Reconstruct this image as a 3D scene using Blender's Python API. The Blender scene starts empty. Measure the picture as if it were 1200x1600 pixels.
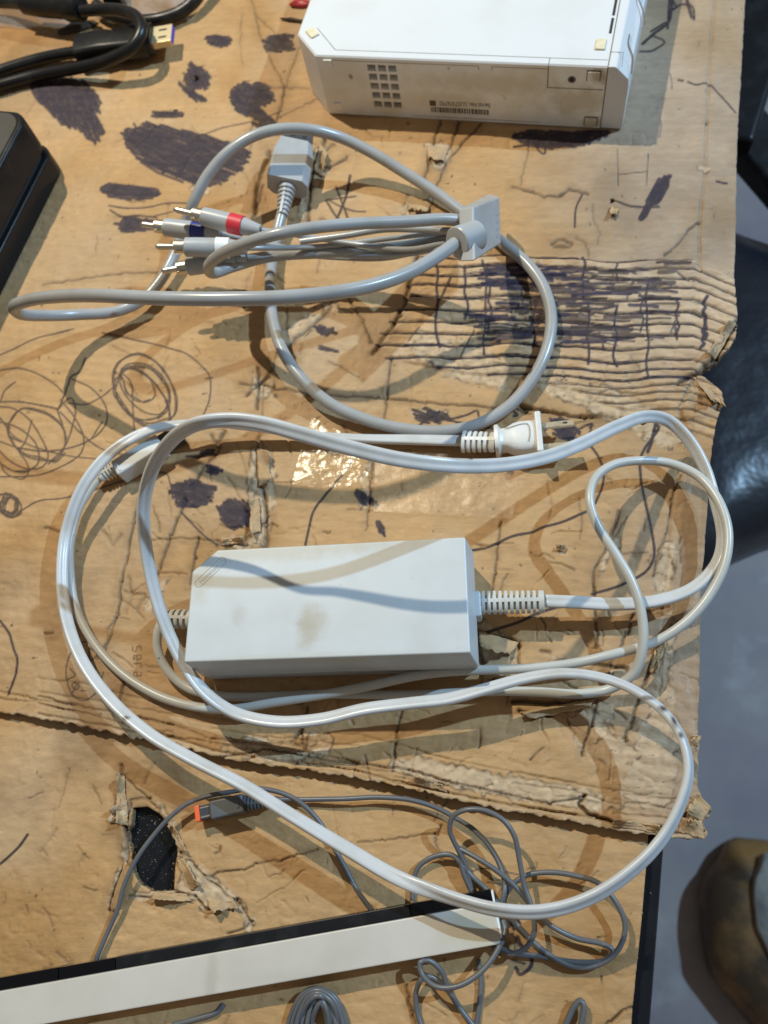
import bpy, bmesh, math, random
import numpy as np
from mathutils import Vector, Matrix
random.seed(7); rng = np.random.default_rng(7)
SC = bpy.context.scene
COL = SC.collection
# ------------------------------------------------------------------ camera
FPX, TILT, ROLL, CAMH, YAW = 1249.2, .4077, -.3694, .3944, .3358
def _rot():
    ca, sa = math.cos(TILT), math.sin(TILT); cr, sr = math.cos(ROLL), math.sin(ROLL); cy, sy = math.cos(YAW), math.sin(YAW)
    Rx = np.array([[1,0,0],[0,ca,-sa],[0,sa,ca]]); Rr = np.array([[cr,-sr,0],[sr,cr,0],[0,0,1]]); Ry = np.array([[cy,-sy,0],[sy,cy,0],[0,0,1]])
    return Ry @ Rx @ Rr
RC = _rot()
cd = bpy.data.cameras.new('camera'); cam = bpy.data.objects.new('camera', cd); COL.objects.link(cam); SC.camera = cam
M4 = Matrix([[*RC[0], 0], [*RC[1], 0], [*RC[2], CAMH], [0,0,0,1]]); cam.matrix_world = M4
cd.sensor_fit = 'VERTICAL'; cd.sensor_height = 24; cd.sensor_width = 18; cd.lens = 24*FPX/1600
cd.clip_start = .01; cd.clip_end = 30
cd.dof.use_dof = True; cd.dof.focus_distance = .375; cd.dof.aperture_fstop = 6.5
# ------------------------------------------------------------------ world, lamps, exposure
W = bpy.data.worlds.new('World'); SC.world = W; W.use_nodes = True
W.node_tree.nodes['Background'].inputs['Color'].default_value = (1.0, .95, .90, 1)
W.node_tree.nodes['Background'].inputs['Strength'].default_value = .18
def lamp(name, loc, col, power, size):
    l = bpy.data.lights.new(name, 'POINT'); l.energy = power; l.color = col; l.shadow_soft_size = size
    o = bpy.data.objects.new(name, l); o.location = loc; COL.objects.link(o); return o
lamp('warm_room_lamp', (-.48, .84, 1.1), (1.0, .92, .73), 57, .012)
lamp('cool_room_lamp', (1.60, .85, 1.65), (.43, .70, 1.0), 212, .022)
SC.view_settings.view_transform = 'Standard'; SC.view_settings.look = 'None'; SC.view_settings.exposure = 0; SC.view_settings.gamma = 1

# ------------------------------------------------------------------ helpers
def P(px, py, z=0.):
    """photo pixel + height above the table covering -> point in the world"""
    d = RC @ np.array([(px-600)/FPX, -(py-800)/FPX, -1.]); t = (z-CAMH)/d[2]
    return np.array([d[0]*t, d[1]*t, z])
def lin(c):
    return tuple(((v/255)/12.92 if v/255 <= .04045 else ((v/255+.055)/1.055)**2.4) for v in c)
ORG = {}
def empty(name, loc, label, cat, group=None):
    o = bpy.data.objects.new(name, None); o.location = loc; o.empty_display_size = .02; COL.objects.link(o)
    o['label'] = label; o['category'] = cat
    if group: o['group'] = group
    ORG[o.name] = np.array(loc, float); return o
def mobj(name, V, Fc, mat, parent=None, smooth=True, label=None):
    V = np.asarray(V, float)
    org = ORG.get(parent.name, np.zeros(3)) if parent is not None else np.zeros(3)
    m = bpy.data.meshes.new(name); m.from_pydata((V-org).tolist(), [], [list(f) for f in Fc]); m.update()
    if smooth: m.polygons.foreach_set('use_smooth', [True]*len(m.polygons))
    m.materials.append(mat)
    o = bpy.data.objects.new(name, m); COL.objects.link(o)
    if smooth and len(V) < 4000:
        m.set_sharp_from_angle(angle=math.radians(38)); wn = o.modifiers.new('weighted_normal', 'WEIGHTED_NORMAL'); wn.keep_sharp = True
    if parent is not None: o.parent = parent; ORG[o.name] = org
    if label: o['label'] = label
    return o
def tagtop(o, label, cat, group=None):
    o['label'] = label; o['category'] = cat
    if group: o['group'] = group
class MB:
    def __init__(s): s.v = []; s.f = []
    def add(s, V, Fc):
        b = len(s.v); s.v += [tuple(map(float, p)) for p in V]; s.f += [tuple(i+b for i in f) for f in Fc]; return s
def nrm(v): v = np.asarray(v, float); return v/max(1e-12, np.linalg.norm(v))
def box(o, u, v, w, bev=0., seg=2):
    """box from corner o with edge vectors u,v,w (numpy), bevelled"""
    o, u, v, w = map(lambda a: np.asarray(a, float), (o, u, v, w))
    c = [o, o+u, o+u+v, o+v, o+w, o+u+w, o+u+v+w, o+v+w]
    f = [(0,3,2,1),(4,5,6,7),(0,1,5,4),(1,2,6,5),(2,3,7,6),(3,0,4,7)]
    if np.dot(np.cross(u, v), w) < 0: f = [t[::-1] for t in f]
    return bevel(c, f, bev, seg) if bev else (c, f)
def bevel(V, Fc, bev, seg=2, angle=.5):
    bm = bmesh.new(); vs = [bm.verts.new(tuple(map(float, p))) for p in V]
    for f in Fc: bm.faces.new([vs[i] for i in f])
    bm.normal_update()
    es = [e for e in bm.edges if len(e.link_faces) == 2 and e.calc_face_angle(0) > angle]
    bmesh.ops.bevel(bm, geom=es, offset=bev, segments=seg, profile=.5, affect='EDGES', clamp_overlap=True)
    bm.verts.index_update()
    r = ([tuple(v.co) for v in bm.verts], [tuple(v.index for v in f.verts) for f in bm.faces]); bm.free(); return r
def prism(poly, axis_pts, bev=0., seg=2):
    """poly: list of 3D points (bottom), axis_pts: matching top points"""
    n = len(poly); V = list(poly)+list(axis_pts)
    f = [tuple(range(n))[::-1], tuple(range(n, 2*n))]+[(i, (i+1) % n, n+(i+1) % n, n+i) for i in range(n)]
    return bevel(V, f, bev, seg) if bev else (V, f)
def crv(pts, step=.0015):
    """centripetal catmull-rom through 3D points, resampled"""
    p = np.asarray(pts, float); p = np.vstack([2*p[0]-p[1], p, 2*p[-1]-p[-2]]); out = []
    for i in range(1, len(p)-2):
        a, b, c, d = p[i-1:i+3, :]
        A, B, C, D = a[:3], b[:3], c[:3], d[:3]
        t0 = 0; t1 = t0+max(1e-4, np.linalg.norm(B-A)**.5); t2 = t1+max(1e-4, np.linalg.norm(C-B)**.5); t3 = t2+max(1e-4, np.linalg.norm(D-C)**.5)
        n = max(2, int(np.linalg.norm(C-B)/step))
        t = np.linspace(t1, t2, n, endpoint=False)[:, None]
        A1 = (t1-t)/(t1-t0)*a+(t-t0)/(t1-t0)*b; A2 = (t2-t)/(t2-t1)*b+(t-t1)/(t2-t1)*c; A3 = (t3-t)/(t3-t2)*c+(t-t2)/(t3-t2)*d
        B1 = (t2-t)/(t2-t0)*A1+(t-t0)/(t2-t0)*A2; B2 = (t3-t)/(t3-t1)*A2+(t-t1)/(t3-t1)*A3
        out.append((t2-t)/(t2-t1)*B1+(t-t1)/(t2-t1)*B2)
    out.append(p[-2:-1]); return np.vstack(out)
def sweep(path, prof, ang=None, cap=True):
    """sweep closed 2D profile [(side, up)] along path; frames keep 'up' near world z, turned by ang (radians)"""
    n = len(path); T = np.gradient(path, axis=0); T /= np.linalg.norm(T, axis=1)[:, None]+1e-12
    Z = np.array([0, 0, 1.]); S = np.cross(T, Z); l = np.linalg.norm(S, axis=1)
    for i in range(n):
        if l[i] < .15: S[i] = S[i-1] if i else np.array([1., 0, 0])
    S /= np.linalg.norm(S, axis=1)[:, None]; U = np.cross(S, T); U /= np.linalg.norm(U, axis=1)[:, None]
    prof = np.asarray(prof, float); k = len(prof)
    if ang is not None:
        c, s = np.cos(ang)[:, None], np.sin(ang)[:, None]; S, U = c*S+s*U, -s*S+c*U
    V = (path[:, None, :]+prof[None, :, :1]*S[:, None, :]+prof[None, :, 1:]*U[:, None, :]).reshape(-1, 3)
    F = [(i*k+j, i*k+(j+1) % k, (i+1)*k+(j+1) % k, (i+1)*k+j) for i in range(n-1) for j in range(k)]
    if cap: F += [tuple(range(k))[::-1], tuple((n-1)*k+j for j in range(k))]
    return V, F
def circ(r, k=14): return [(r*math.cos(2*math.pi*i/k), r*math.sin(2*math.pi*i/k)) for i in range(k)]
def flat_prof(w, t, k=30):
    """two-lobed flat cord: width w, thickness t, shallow groove down each wide face"""
    out = []
    for i in range(k):
        a = 2*math.pi*i/k; c, s = math.cos(a), math.sin(a)
        x = (w/2)*np.sign(c)*abs(c)**.75; y = (t/2)*np.sign(s)*abs(s)**.6
        y *= 1-.48*math.exp(-(x/(w*.09))**2)
        out.append((x, y))
    return out
def cable(name, pts, r, mat, parent, sides=14, label=None, wob=.0):
    w = np.array([np.append(P(a, b, h), 0) for a, b, h in pts])
    path = crv(w[:, :3]); tt = np.arange(len(path)); path[:, 0] += .00028*np.sin(tt*.061+len(path)); path[:, 1] += .00028*np.sin(tt*.083+2); path[:, 2] += .0002*np.sin(tt*.047)
    V, F = sweep(path, circ(r, sides)); return mobj(name, V, F, mat, parent, True, label)
def flatcable(name, pts, w, t, mat, parent, label=None):
    q = np.array([np.append(P(a, b, h), math.radians(g)) for a, b, h, g in pts]); pa = crv(q)
    V, F = sweep(pa[:, :3], flat_prof(w, t), pa[:, 3]); return mobj(name, V, F, mat, parent, True, label)
def lathe(p0, p1, prof, k=20, squash=1., up=None):
    """revolve [(t along p0->p1 in metres, radius)]"""
    p0, p1 = np.asarray(p0, float), np.asarray(p1, float); T = nrm(p1-p0)
    up = np.array([0, 0, 1.]) if up is None else nrm(up)
    S = nrm(np.cross(T, up)); U = np.cross(S, T); V = []
    for t, r in prof:
        for j in range(k):
            a = 2*math.pi*j/k; V.append(p0+T*t+S*r*math.cos(a)+U*r*squash*math.sin(a))
    n = len(prof); F = [(i*k+j, i*k+(j+1) % k, (i+1)*k+(j+1) % k, (i+1)*k+j) for i in range(n-1) for j in range(k)]
    F = [f[::-1] for f in F]
    F += [tuple(range(k)), tuple((n-1)*k+j for j in range(k))[::-1]]
    F = [f[::-1] for f in F]
    return V, F
def relief(p0, p1, r0, r1, n, spine=True, squash=1., core=.62):
    """ribbed strain relief: n rings on a narrower core, with a spine on the flank. returns builder"""
    m = MB(); p0, p1 = np.asarray(p0, float), np.asarray(p1, float); L = np.linalg.norm(p1-p0); T = nrm(p1-p0)
    m.add(*lathe(p0, p1, [(0, r0*core), (L, r1*core)], 16, squash))
    pitch = L/n
    for i in range(n):
        a = i*pitch; r = r0+(r1-r0)*(i+.5)/n; w = pitch*.60; e = pitch*.08
        if i == n-1: w = pitch*1.0
        m.add(*lathe(p0+T*a, p1, [(0, r-e), (e, r), (w-e, r), (w, r-e)], 20, squash))
    if spine:
        S = nrm(np.cross(T, [0, 0, 1])); U = np.cross(S, T)
        for sg in (1, -1):
            rr = (r0+r1)/2
            m.add(*box(p0+U*(sg*rr*squash*.72-(rr*.2 if sg > 0 else -rr*.2)*.0)-S*rr*.16, T*L, S*rr*.32, U*sg*rr*squash*.24))
    return m
# ------------------------------------------------------------------ materials
def mat(name, col, rough=.5, metal=0., spec=.5, noise=None, bump=None, coat=0., spots=None, stains=None):
    m = bpy.data.materials.new(name); m.use_nodes = True; nt = m.node_tree; b = nt.nodes['Principled BSDF']
    b.inputs['Base Color'].default_value = (*col, 1); b.inputs['Roughness'].default_value = rough; b.inputs['Metallic'].default_value = metal
    b.inputs['Specular IOR Level'].default_value = spec; b.inputs['Coat Weight'].default_value = coat; b.inputs['Coat Roughness'].default_value = .12
    tc = nt.nodes.new('ShaderNodeTexCoord'); last = None
    def nz(sc, det=4, rg=.55):
        n = nt.nodes.new('ShaderNodeTexNoise'); n.inputs['Scale'].default_value = sc; n.inputs['Detail'].default_value = det; n.inputs['Roughness'].default_value = rg
        nt.links.new(tc.outputs['Object'], n.inputs['Vector']); return n
    if noise:
        sc, c2, lo, hi = noise; n = nz(sc); r = nt.nodes.new('ShaderNodeMapRange'); r.inputs[1].default_value = lo; r.inputs[2].default_value = hi
        nt.links.new(n.outputs['Fac'], r.inputs[0]); mx = nt.nodes.new('ShaderNodeMix'); mx.data_type = 'RGBA'
        mx.inputs[6].default_value = (*col, 1); mx.inputs[7].default_value = (*c2, 1); nt.links.new(r.outputs[0], mx.inputs[0]); last = mx.outputs[2]
    if spots:
        sc, c2, lo, hi = spots; n = nz(sc, 3, .6); r = nt.nodes.new('ShaderNodeMapRange'); r.inputs[1].default_value = lo; r.inputs[2].default_value = hi
        nt.links.new(n.outputs['Fac'], r.inputs[0]); mx = nt.nodes.new('ShaderNodeMix'); mx.data_type = 'RGBA'
        if last: nt.links.new(last, mx.inputs[6])
        else: mx.inputs[6].default_value = (*col, 1)
        mx.inputs[7].default_value = (*c2, 1); nt.links.new(r.outputs[0], mx.inputs[0]); last = mx.outputs[2]
    if stains:
        ge = nt.nodes.new('ShaderNodeNewGeometry'); n = nz(130, 4, .65)
        for (c, rad, c2, am) in stains:
            sb = nt.nodes.new('ShaderNodeVectorMath'); sb.operation = 'SUBTRACT'; sb.inputs[1].default_value = c[:3]; nt.links.new(ge.outputs['Position'], sb.inputs[0])
            sc_ = nt.nodes.new('ShaderNodeVectorMath'); sc_.operation = 'MULTIPLY'; sc_.inputs[1].default_value = [1/q for q in rad]; nt.links.new(sb.outputs[0], sc_.inputs[0])
            le = nt.nodes.new('ShaderNodeVectorMath'); le.operation = 'LENGTH'; nt.links.new(sc_.outputs[0], le.inputs[0])
            ad = nt.nodes.new('ShaderNodeMath'); ad.operation = 'MULTIPLY_ADD'; ad.inputs[1].default_value = 1.5; nt.links.new(n.outputs['Fac'], ad.inputs[0]); nt.links.new(le.outputs['Value'], ad.inputs[2])
            mr = nt.nodes.new('ShaderNodeMapRange'); mr.inputs[1].default_value = 1.15; mr.inputs[2].default_value = 1.95; mr.inputs[3].default_value = am; mr.inputs[4].default_value = 0; nt.links.new(ad.outputs[0], mr.inputs[0])
            mx = nt.nodes.new('ShaderNodeMix'); mx.data_type = 'RGBA'; mx.inputs[7].default_value = (*c2, 1); nt.links.new(mr.outputs[0], mx.inputs[0])
            if last: nt.links.new(last, mx.inputs[6])
            else: mx.inputs[6].default_value = (*col, 1)
            last = mx.outputs[2]
    if last: nt.links.new(last, b.inputs['Base Color'])
    if bump:
        sc, st, dist = bump; n = nz(sc, 3); bp = nt.nodes.new('ShaderNodeBump'); bp.inputs['Strength'].default_value = st; bp.inputs['Distance'].default_value = dist
        nt.links.new(n.outputs['Fac'], bp.inputs['Height']); nt.links.new(bp.outputs['Normal'], b.inputs['Normal'])
    return m
GREY = (.44, .45, .46)
M = {}
M['white'] = mat('console_white_plastic', (.67, .67, .67), .34, noise=(30, (.63, .62, .60), .45, .8), spots=(55, (.55, .48, .36), .69, .80), bump=(900, .03, .0002))
M['label'] = mat('console_underside_plastic', (.90, .90, .86), .42, noise=(34, (.74, .68, .54), .40, .72), spots=(120, (.44, .36, .23), .68, .80), bump=(900, .04, .0002),
    stains=[(P(905, 165, .02), (.022, .022, .012), (.55, .47, .31), .7), (P(770, 135, .03), (.05, .05, .008), (.62, .56, .42), .6), (P(937, 120, .038), (.006, .006, .006), (.40, .30, .17), .8), (P(930, 190, .005), (.007, .007, .005), (.42, .33, .20), .8), (P(548, 120, .03), (.0016, .0016, .0022), (.25, .12, .06), .9), (P(700, 150, .016), (.03, .03, .006), (.66, .60, .46), .5)])
M['yellowed'] = mat('yellowed_rubber', (.74, .66, .46), .5, noise=(200, (.62, .52, .34), .4, .7))
M['groove'] = mat('dirty_seam', (.16, .13, .10), .8)
M['hole'] = mat('dark_vent_inside', (.025, .023, .02), .8)
M['brick'] = mat('adapter_grey_plastic', (.55, .57, .57), .40, noise=(40, (.50, .51, .505), .4, .7), spots=(260, (.36, .33, .27), .70, .80), bump=(1500, .12, .0002),
    stains=[(P(490, 968, .040), (.0085, .0085, .02), (.40, .36, .28), .7), (P(478, 990, .040), (.005, .009, .02), (.38, .34, .26), .6), (P(430, 862, .040), (.055, .0055, .02), (.44, .40, .31), .6), (P(315, 900, .040), (.006, .016, .02), (.46, .43, .35), .6), (P(560, 850, .040), (.03, .004, .02), (.46, .43, .34), .5), (P(372, 962, .040), (.004, .005, .02), (.44, .43, .40), .6), (P(470, 1030, .040), (.07, .003, .01), (.48, .46, .38), .5), (P(570, 960, .040), (.02, .012, .02), (.52, .52, .50), .5)])
M['cord'] = mat('white_cord_vinyl', (.55, .545, .535), .30, noise=(60, (.47, .45, .41), .45, .75), spots=(330, (.07, .05, .04), .735, .755), bump=(400, .06, .0004), stains=[(P(1036, 1108, .027), (.0030, .0018, .02), (.05, .035, .025), .95), (P(1052, 1128, .029), (.0016, .0030, .02), (.045, .03, .02), .95), (P(1062, 1150, .030), (.0012, .0016, .02), (.05, .035, .025), .9), (P(735, 715, .093), (.0012, .0008, .01), (.08, .06, .05), .9), (P(200, 1123, .016), (.0020, .0016, .02), (.07, .05, .04), .9), (P(700, 722, .093), (.010, .0010, .01), (.30, .27, .22), .7), (P(1010, 1092, .025), (.004, .0012, .02), (.14, .10, .07), .8)])
M['cord2'] = mat('pale_grey_cord_vinyl', (.50, .49, .45), .32, noise=(60, (.46, .44, .38), .45, .75), spots=(330, (.09, .07, .05), .735, .755), bump=(400, .04, .0003))
M['ribs'] = mat('pale_grey_moulded_plastic', (.56, .55, .51), .4, noise=(90, (.47, .45, .40), .4, .75))
M['ribsw'] = mat('white_moulded_plastic', (.68, .67, .64), .36, noise=(90, (.60, .57, .50), .45, .75))
M['av'] = mat('grey_cable_vinyl', (.36, .36, .355), .26, noise=(50, (.31, .30, .28), .4, .75), spots=(260, (.12, .10, .08), .735, .77))
M['avp'] = mat('grey_plug_plastic', (.40, .405, .41), .36, noise=(60, (.35, .34, .31), .45, .75), bump=(1500, .05, .0002))
M['red'] = mat('red_rubber_band', (.62, .035, .05), .42); M['blue'] = mat('blue_rubber_band', (.02, .035, .22), .42); M['wband'] = mat('white_rubber_band', (.78, .78, .76), .42); M['gband'] = mat('green_rubber_band', (.03, .25, .09), .42)
M['metal'] = mat('nickel_plating', (.62, .58, .50), .36, 1.)
M['brass'] = mat('worn_prong_metal', (.66, .56, .40), .38, .5, noise=(200, (.30, .24, .16), .5, .7))
M['dark'] = mat('dark_grey_plastic', (.045, .05, .06), .35, noise=(80, (.07, .07, .075), .4, .7))
M['sens'] = mat('slate_grey_cable', (.105, .11, .12), .36, noise=(60, (.13, .125, .12), .4, .7))
M['sensp'] = mat('slate_grey_plug', (.10, .105, .115), .4, noise=(90, (.125, .12, .115), .4, .7))
M['orange'] = mat('orange_plug_insert', (.85, .13, .04), .45)
M['silver'] = mat('bar_pale_plastic', (.58, .53, .46), .36, noise=(30, (.52, .47, .40), .4, .75), spots=(150, (.42, .38, .28), .68, .82), bump=(1600, .08, .0002),
    stains=[(P(735, 1450, .006), (.016, .008, .02), (.50, .43, .28), .6), (P(330, 1535, .006), (.003, .014, .02), (.42, .38, .31), .55), (P(470, 1530, .006), (.03, .004, .02), (.48, .44, .37), .5)])
M['gloss'] = mat('gloss_black_plastic', (.004, .004, .005), .07, 0., .3)
M['satin'] = mat('satin_black_plastic', (.012, .012, .013), .32, 0., .22, noise=(60, (.03, .03, .03), .5, .8))
M['blackcable'] = mat('black_cable_vinyl', (.010, .0095, .0095), .32, 0., .35, noise=(70, (.03, .028, .025), .5, .8))
M['box'] = mat('black_box_plastic', (.010, .010, .0105), .30, 0., .22, noise=(40, (.035, .03, .028), .5, .8), spots=(300, (.2, .19, .17), .76, .80), bump=(500, .05, .0002))
M['boxtop'] = mat('brownish_black_lid', (.050, .042, .033), .5, 0., .3, noise=(40, (.065, .055, .045), .45, .75), spots=(300, (.2, .19, .17), .76, .80))  # lid coloured a paler, browner black than the sides
M['gold'] = mat('gold_plating', (.80, .66, .40), .40, .65)
M['bluein'] = mat('blue_plug_insert', (.02, .03, .45), .4)
M['table'] = mat('black_table_lacquer', (.010, .011, .013), .22, 0., .22, spots=(600, (.30, .29, .27), .735, .75), noise=(40, (.02, .02, .02), .5, .8))
M['floor'] = mat('grey_floor', (.33, .285, .262), .65, noise=(5, (.23, .195, .210), .35, .65), spots=(13, (.40, .38, .37), .55, .8), bump=(60, .2, .002))
M['leather'] = mat('black_leather', (.008, .011, .018), .30, 0., .5, noise=(30, (.014, .016, .020), .4, .7), bump=(26, .30, .006))
M['shoe'] = mat('brown_shoe_leather', (.060, .034, .015), .6, noise=(14, (.27, .135, .035), .42, .62), bump=(150, .3, .002))
M['sole'] = mat('dark_shoe_sole', (.018, .014, .010), .7)
M['lining'] = mat('pale_shoe_lining', (.30, .28, .24), .8, noise=(40, (.17, .165, .15), .4, .7), bump=(200, .4, .002))
M['crumb'] = mat('red_plastic_scrap', (.40, .03, .04), .4); M['twig'] = mat('brown_debris', (.06, .04, .025), .7, bump=(400, .5, .001)); M['flake'] = mat('paper_flake', (.50, .40, .27), .85)
M['dustm'] = mat('grey_paper_dust', (.22, .19, .15), .9); M['print'] = mat('grey_print', (.10, .09, .075), .6); M['emboss'] = mat('moulded_outline', (.30, .29, .27), .5)
def film(name, tint, alpha, rough, bsc, bst, gl=.10):
    m = bpy.data.materials.new(name); m.use_nodes = True; nt = m.node_tree; b = nt.nodes['Principled BSDF']
    b.inputs['Base Color'].default_value = (*tint, 1); b.inputs['Alpha'].default_value = alpha; b.inputs['Roughness'].default_value = rough; b.inputs['Coat Weight'].default_value = 0
    g = nt.nodes.new('ShaderNodeBsdfGlossy'); g.inputs['Roughness'].default_value = rough; g.inputs['Color'].default_value = (1, .97, .9, 1)
    tr = nt.nodes.new('ShaderNodeBsdfTransparent'); tr.inputs['Color'].default_value = (*[1-(1-c)*.35 for c in tint], 1)
    mx = nt.nodes.new('ShaderNodeMixShader'); mx2 = nt.nodes.new('ShaderNodeMixShader'); mx2.inputs[0].default_value = alpha
    tc = nt.nodes.new('ShaderNodeTexCoord'); n = nt.nodes.new('ShaderNodeTexNoise'); n.inputs['Scale'].default_value = bsc; n.inputs['Detail'].default_value = 3
    bp = nt.nodes.new('ShaderNodeBump'); bp.inputs['Strength'].default_value = bst; bp.inputs['Distance'].default_value = .002
    L = nt.links.new; L(tc.outputs['Object'], n.inputs['Vector']); L(n.outputs['Fac'], bp.inputs['Height'])
    for q in (g, b): L(bp.outputs['Normal'], q.inputs['Normal'])
    mx.inputs[0].default_value = gl; L(tr.outputs[0], mx.inputs[1]); L(g.outputs[0], mx.inputs[2])
    L(mx.outputs[0], mx2.inputs[1]); L(b.outputs[0], mx2.inputs[2]); L(mx2.outputs[0], nt.nodes['Material Output'].inputs['Surface']); return m
M['tape'] = film('clear_packing_tape', (.95, .88, .74), .02, .24, 150, .30, .035)
M['tape2'] = film('dull_packing_tape', (.96, .92, .84), .02, .42, 200, .25, .05)
M['bag'] = film('clear_polythene', (.74, .73, .78), .46, .16, 90, .6, .2)
def card_mat():
    m = bpy.data.materials.new('kraft_cardboard'); m.use_nodes = True; nt = m.node_tree; b = nt.nodes['Principled BSDF']; L = nt.links.new
    at = nt.nodes.new('ShaderNodeAttribute'); at.attribute_name = 'paper'
    tc = nt.nodes.new('ShaderNodeTexCoord'); n = nt.nodes.new('ShaderNodeTexNoise'); n.inputs['Scale'].default_value = 420; n.inputs['Detail'].default_value = 5; n.inputs['Roughness'].default_value = .65
    mp = nt.nodes.new('ShaderNodeMapping'); mp.inputs['Rotation'].default_value = (0, 0, .25); mp.inputs['Scale'].default_value = (.35, 1, 1)
    L(tc.outputs['Object'], mp.inputs['Vector']); L(mp.outputs[0], n.inputs['Vector'])
    r = nt.nodes.new('ShaderNodeMapRange'); r.inputs[1].default_value = .3; r.inputs[2].default_value = .7; r.inputs[3].default_value = .90; r.inputs[4].default_value = 1.08; L(n.outputs['Fac'], r.inputs[0])
    mx = nt.nodes.new('ShaderNodeMix'); mx.data_type = 'RGBA'; mx.blend_type = 'MULTIPLY'; mx.inputs[0].default_value = 1
    L(at.outputs['Color'], mx.inputs[6]); L(r.outputs[0], mx.inputs[7]); L(mx.outputs[2], b.inputs['Base Color'])
    b.inputs['Roughness'].default_value = .62; b.inputs['Specular IOR Level'].default_value = .32
    bp = nt.nodes.new('ShaderNodeBump'); bp.inputs['Strength'].default_value = .35; bp.inputs['Distance'].default_value = .0009
    L(n.outputs['Fac'], bp.inputs['Height']); L(bp.outputs[0], b.inputs['Normal']); return m
M['card'] = card_mat()
# ------------------------------------------------------------------ numpy noise
def vnoise(X, Y, sc, seed):
    g = np.random.default_rng(seed).random((256, 256)); x = X*sc+1000.3; y = Y*sc+1000.7
    xi = np.floor(x).astype(int); yi = np.floor(y).astype(int); fx = x-xi; fy = y-yi; fx = fx*fx*(3-2*fx); fy = fy*fy*(3-2*fy)
    a = g[xi & 255, yi & 255]; b = g[(xi+1) & 255, yi & 255]; c = g[xi & 255, (yi+1) & 255]; d = g[(xi+1) & 255, (yi+1) & 255]
    return (a*(1-fx)+b*fx)*(1-fy)+(c*(1-fx)+d*fx)*fy
def fbm(X, Y, sc, seed, oc=4, ridged=False):
    o = 0; amp = 1; tot = 0
    for i in range(oc):
        v = vnoise(X*math.cos(i)+Y*math.sin(i), -X*math.sin(i)+Y*math.cos(i), sc*2.03**i, seed+i*17)
        if ridged: v = 1-abs(2*v-1)
        o = o+amp*v; tot += amp; amp *= .5
    return o/tot
def cat2(pts, n=8):
    p = np.asarray(pts, float)
    if len(p) < 3: return p
    p = np.vstack([2*p[0]-p[1], p, 2*p[-1]-p[-2]]); out = []
    for i in range(1, len(p)-2):
        t = np.linspace(0, 1, n, endpoint=False)[:, None]; a, b, c, d = p[i-1], p[i], p[i+1], p[i+2]
        out.append(.5*(2*b+(c-a)*t+(2*a-5*b+4*c-d)*t**2+(3*b-3*c+d-a)*t**3))
    out.append(p[-2:-1]); return np.vstack(out)
def inpoly(X, Y, poly):
    r = np.zeros(X.shape, bool); n = len(poly)
    for i in range(n):
        x0, y0 = poly[i]; x1, y1 = poly[(i+1) % n]
        if y0 == y1: continue
        r ^= ((Y > min(y0, y1)) & (Y <= max(y0, y1)) & (X < (x1-x0)*(Y-y0)/(y1-y0)+x0))
    return r
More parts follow.
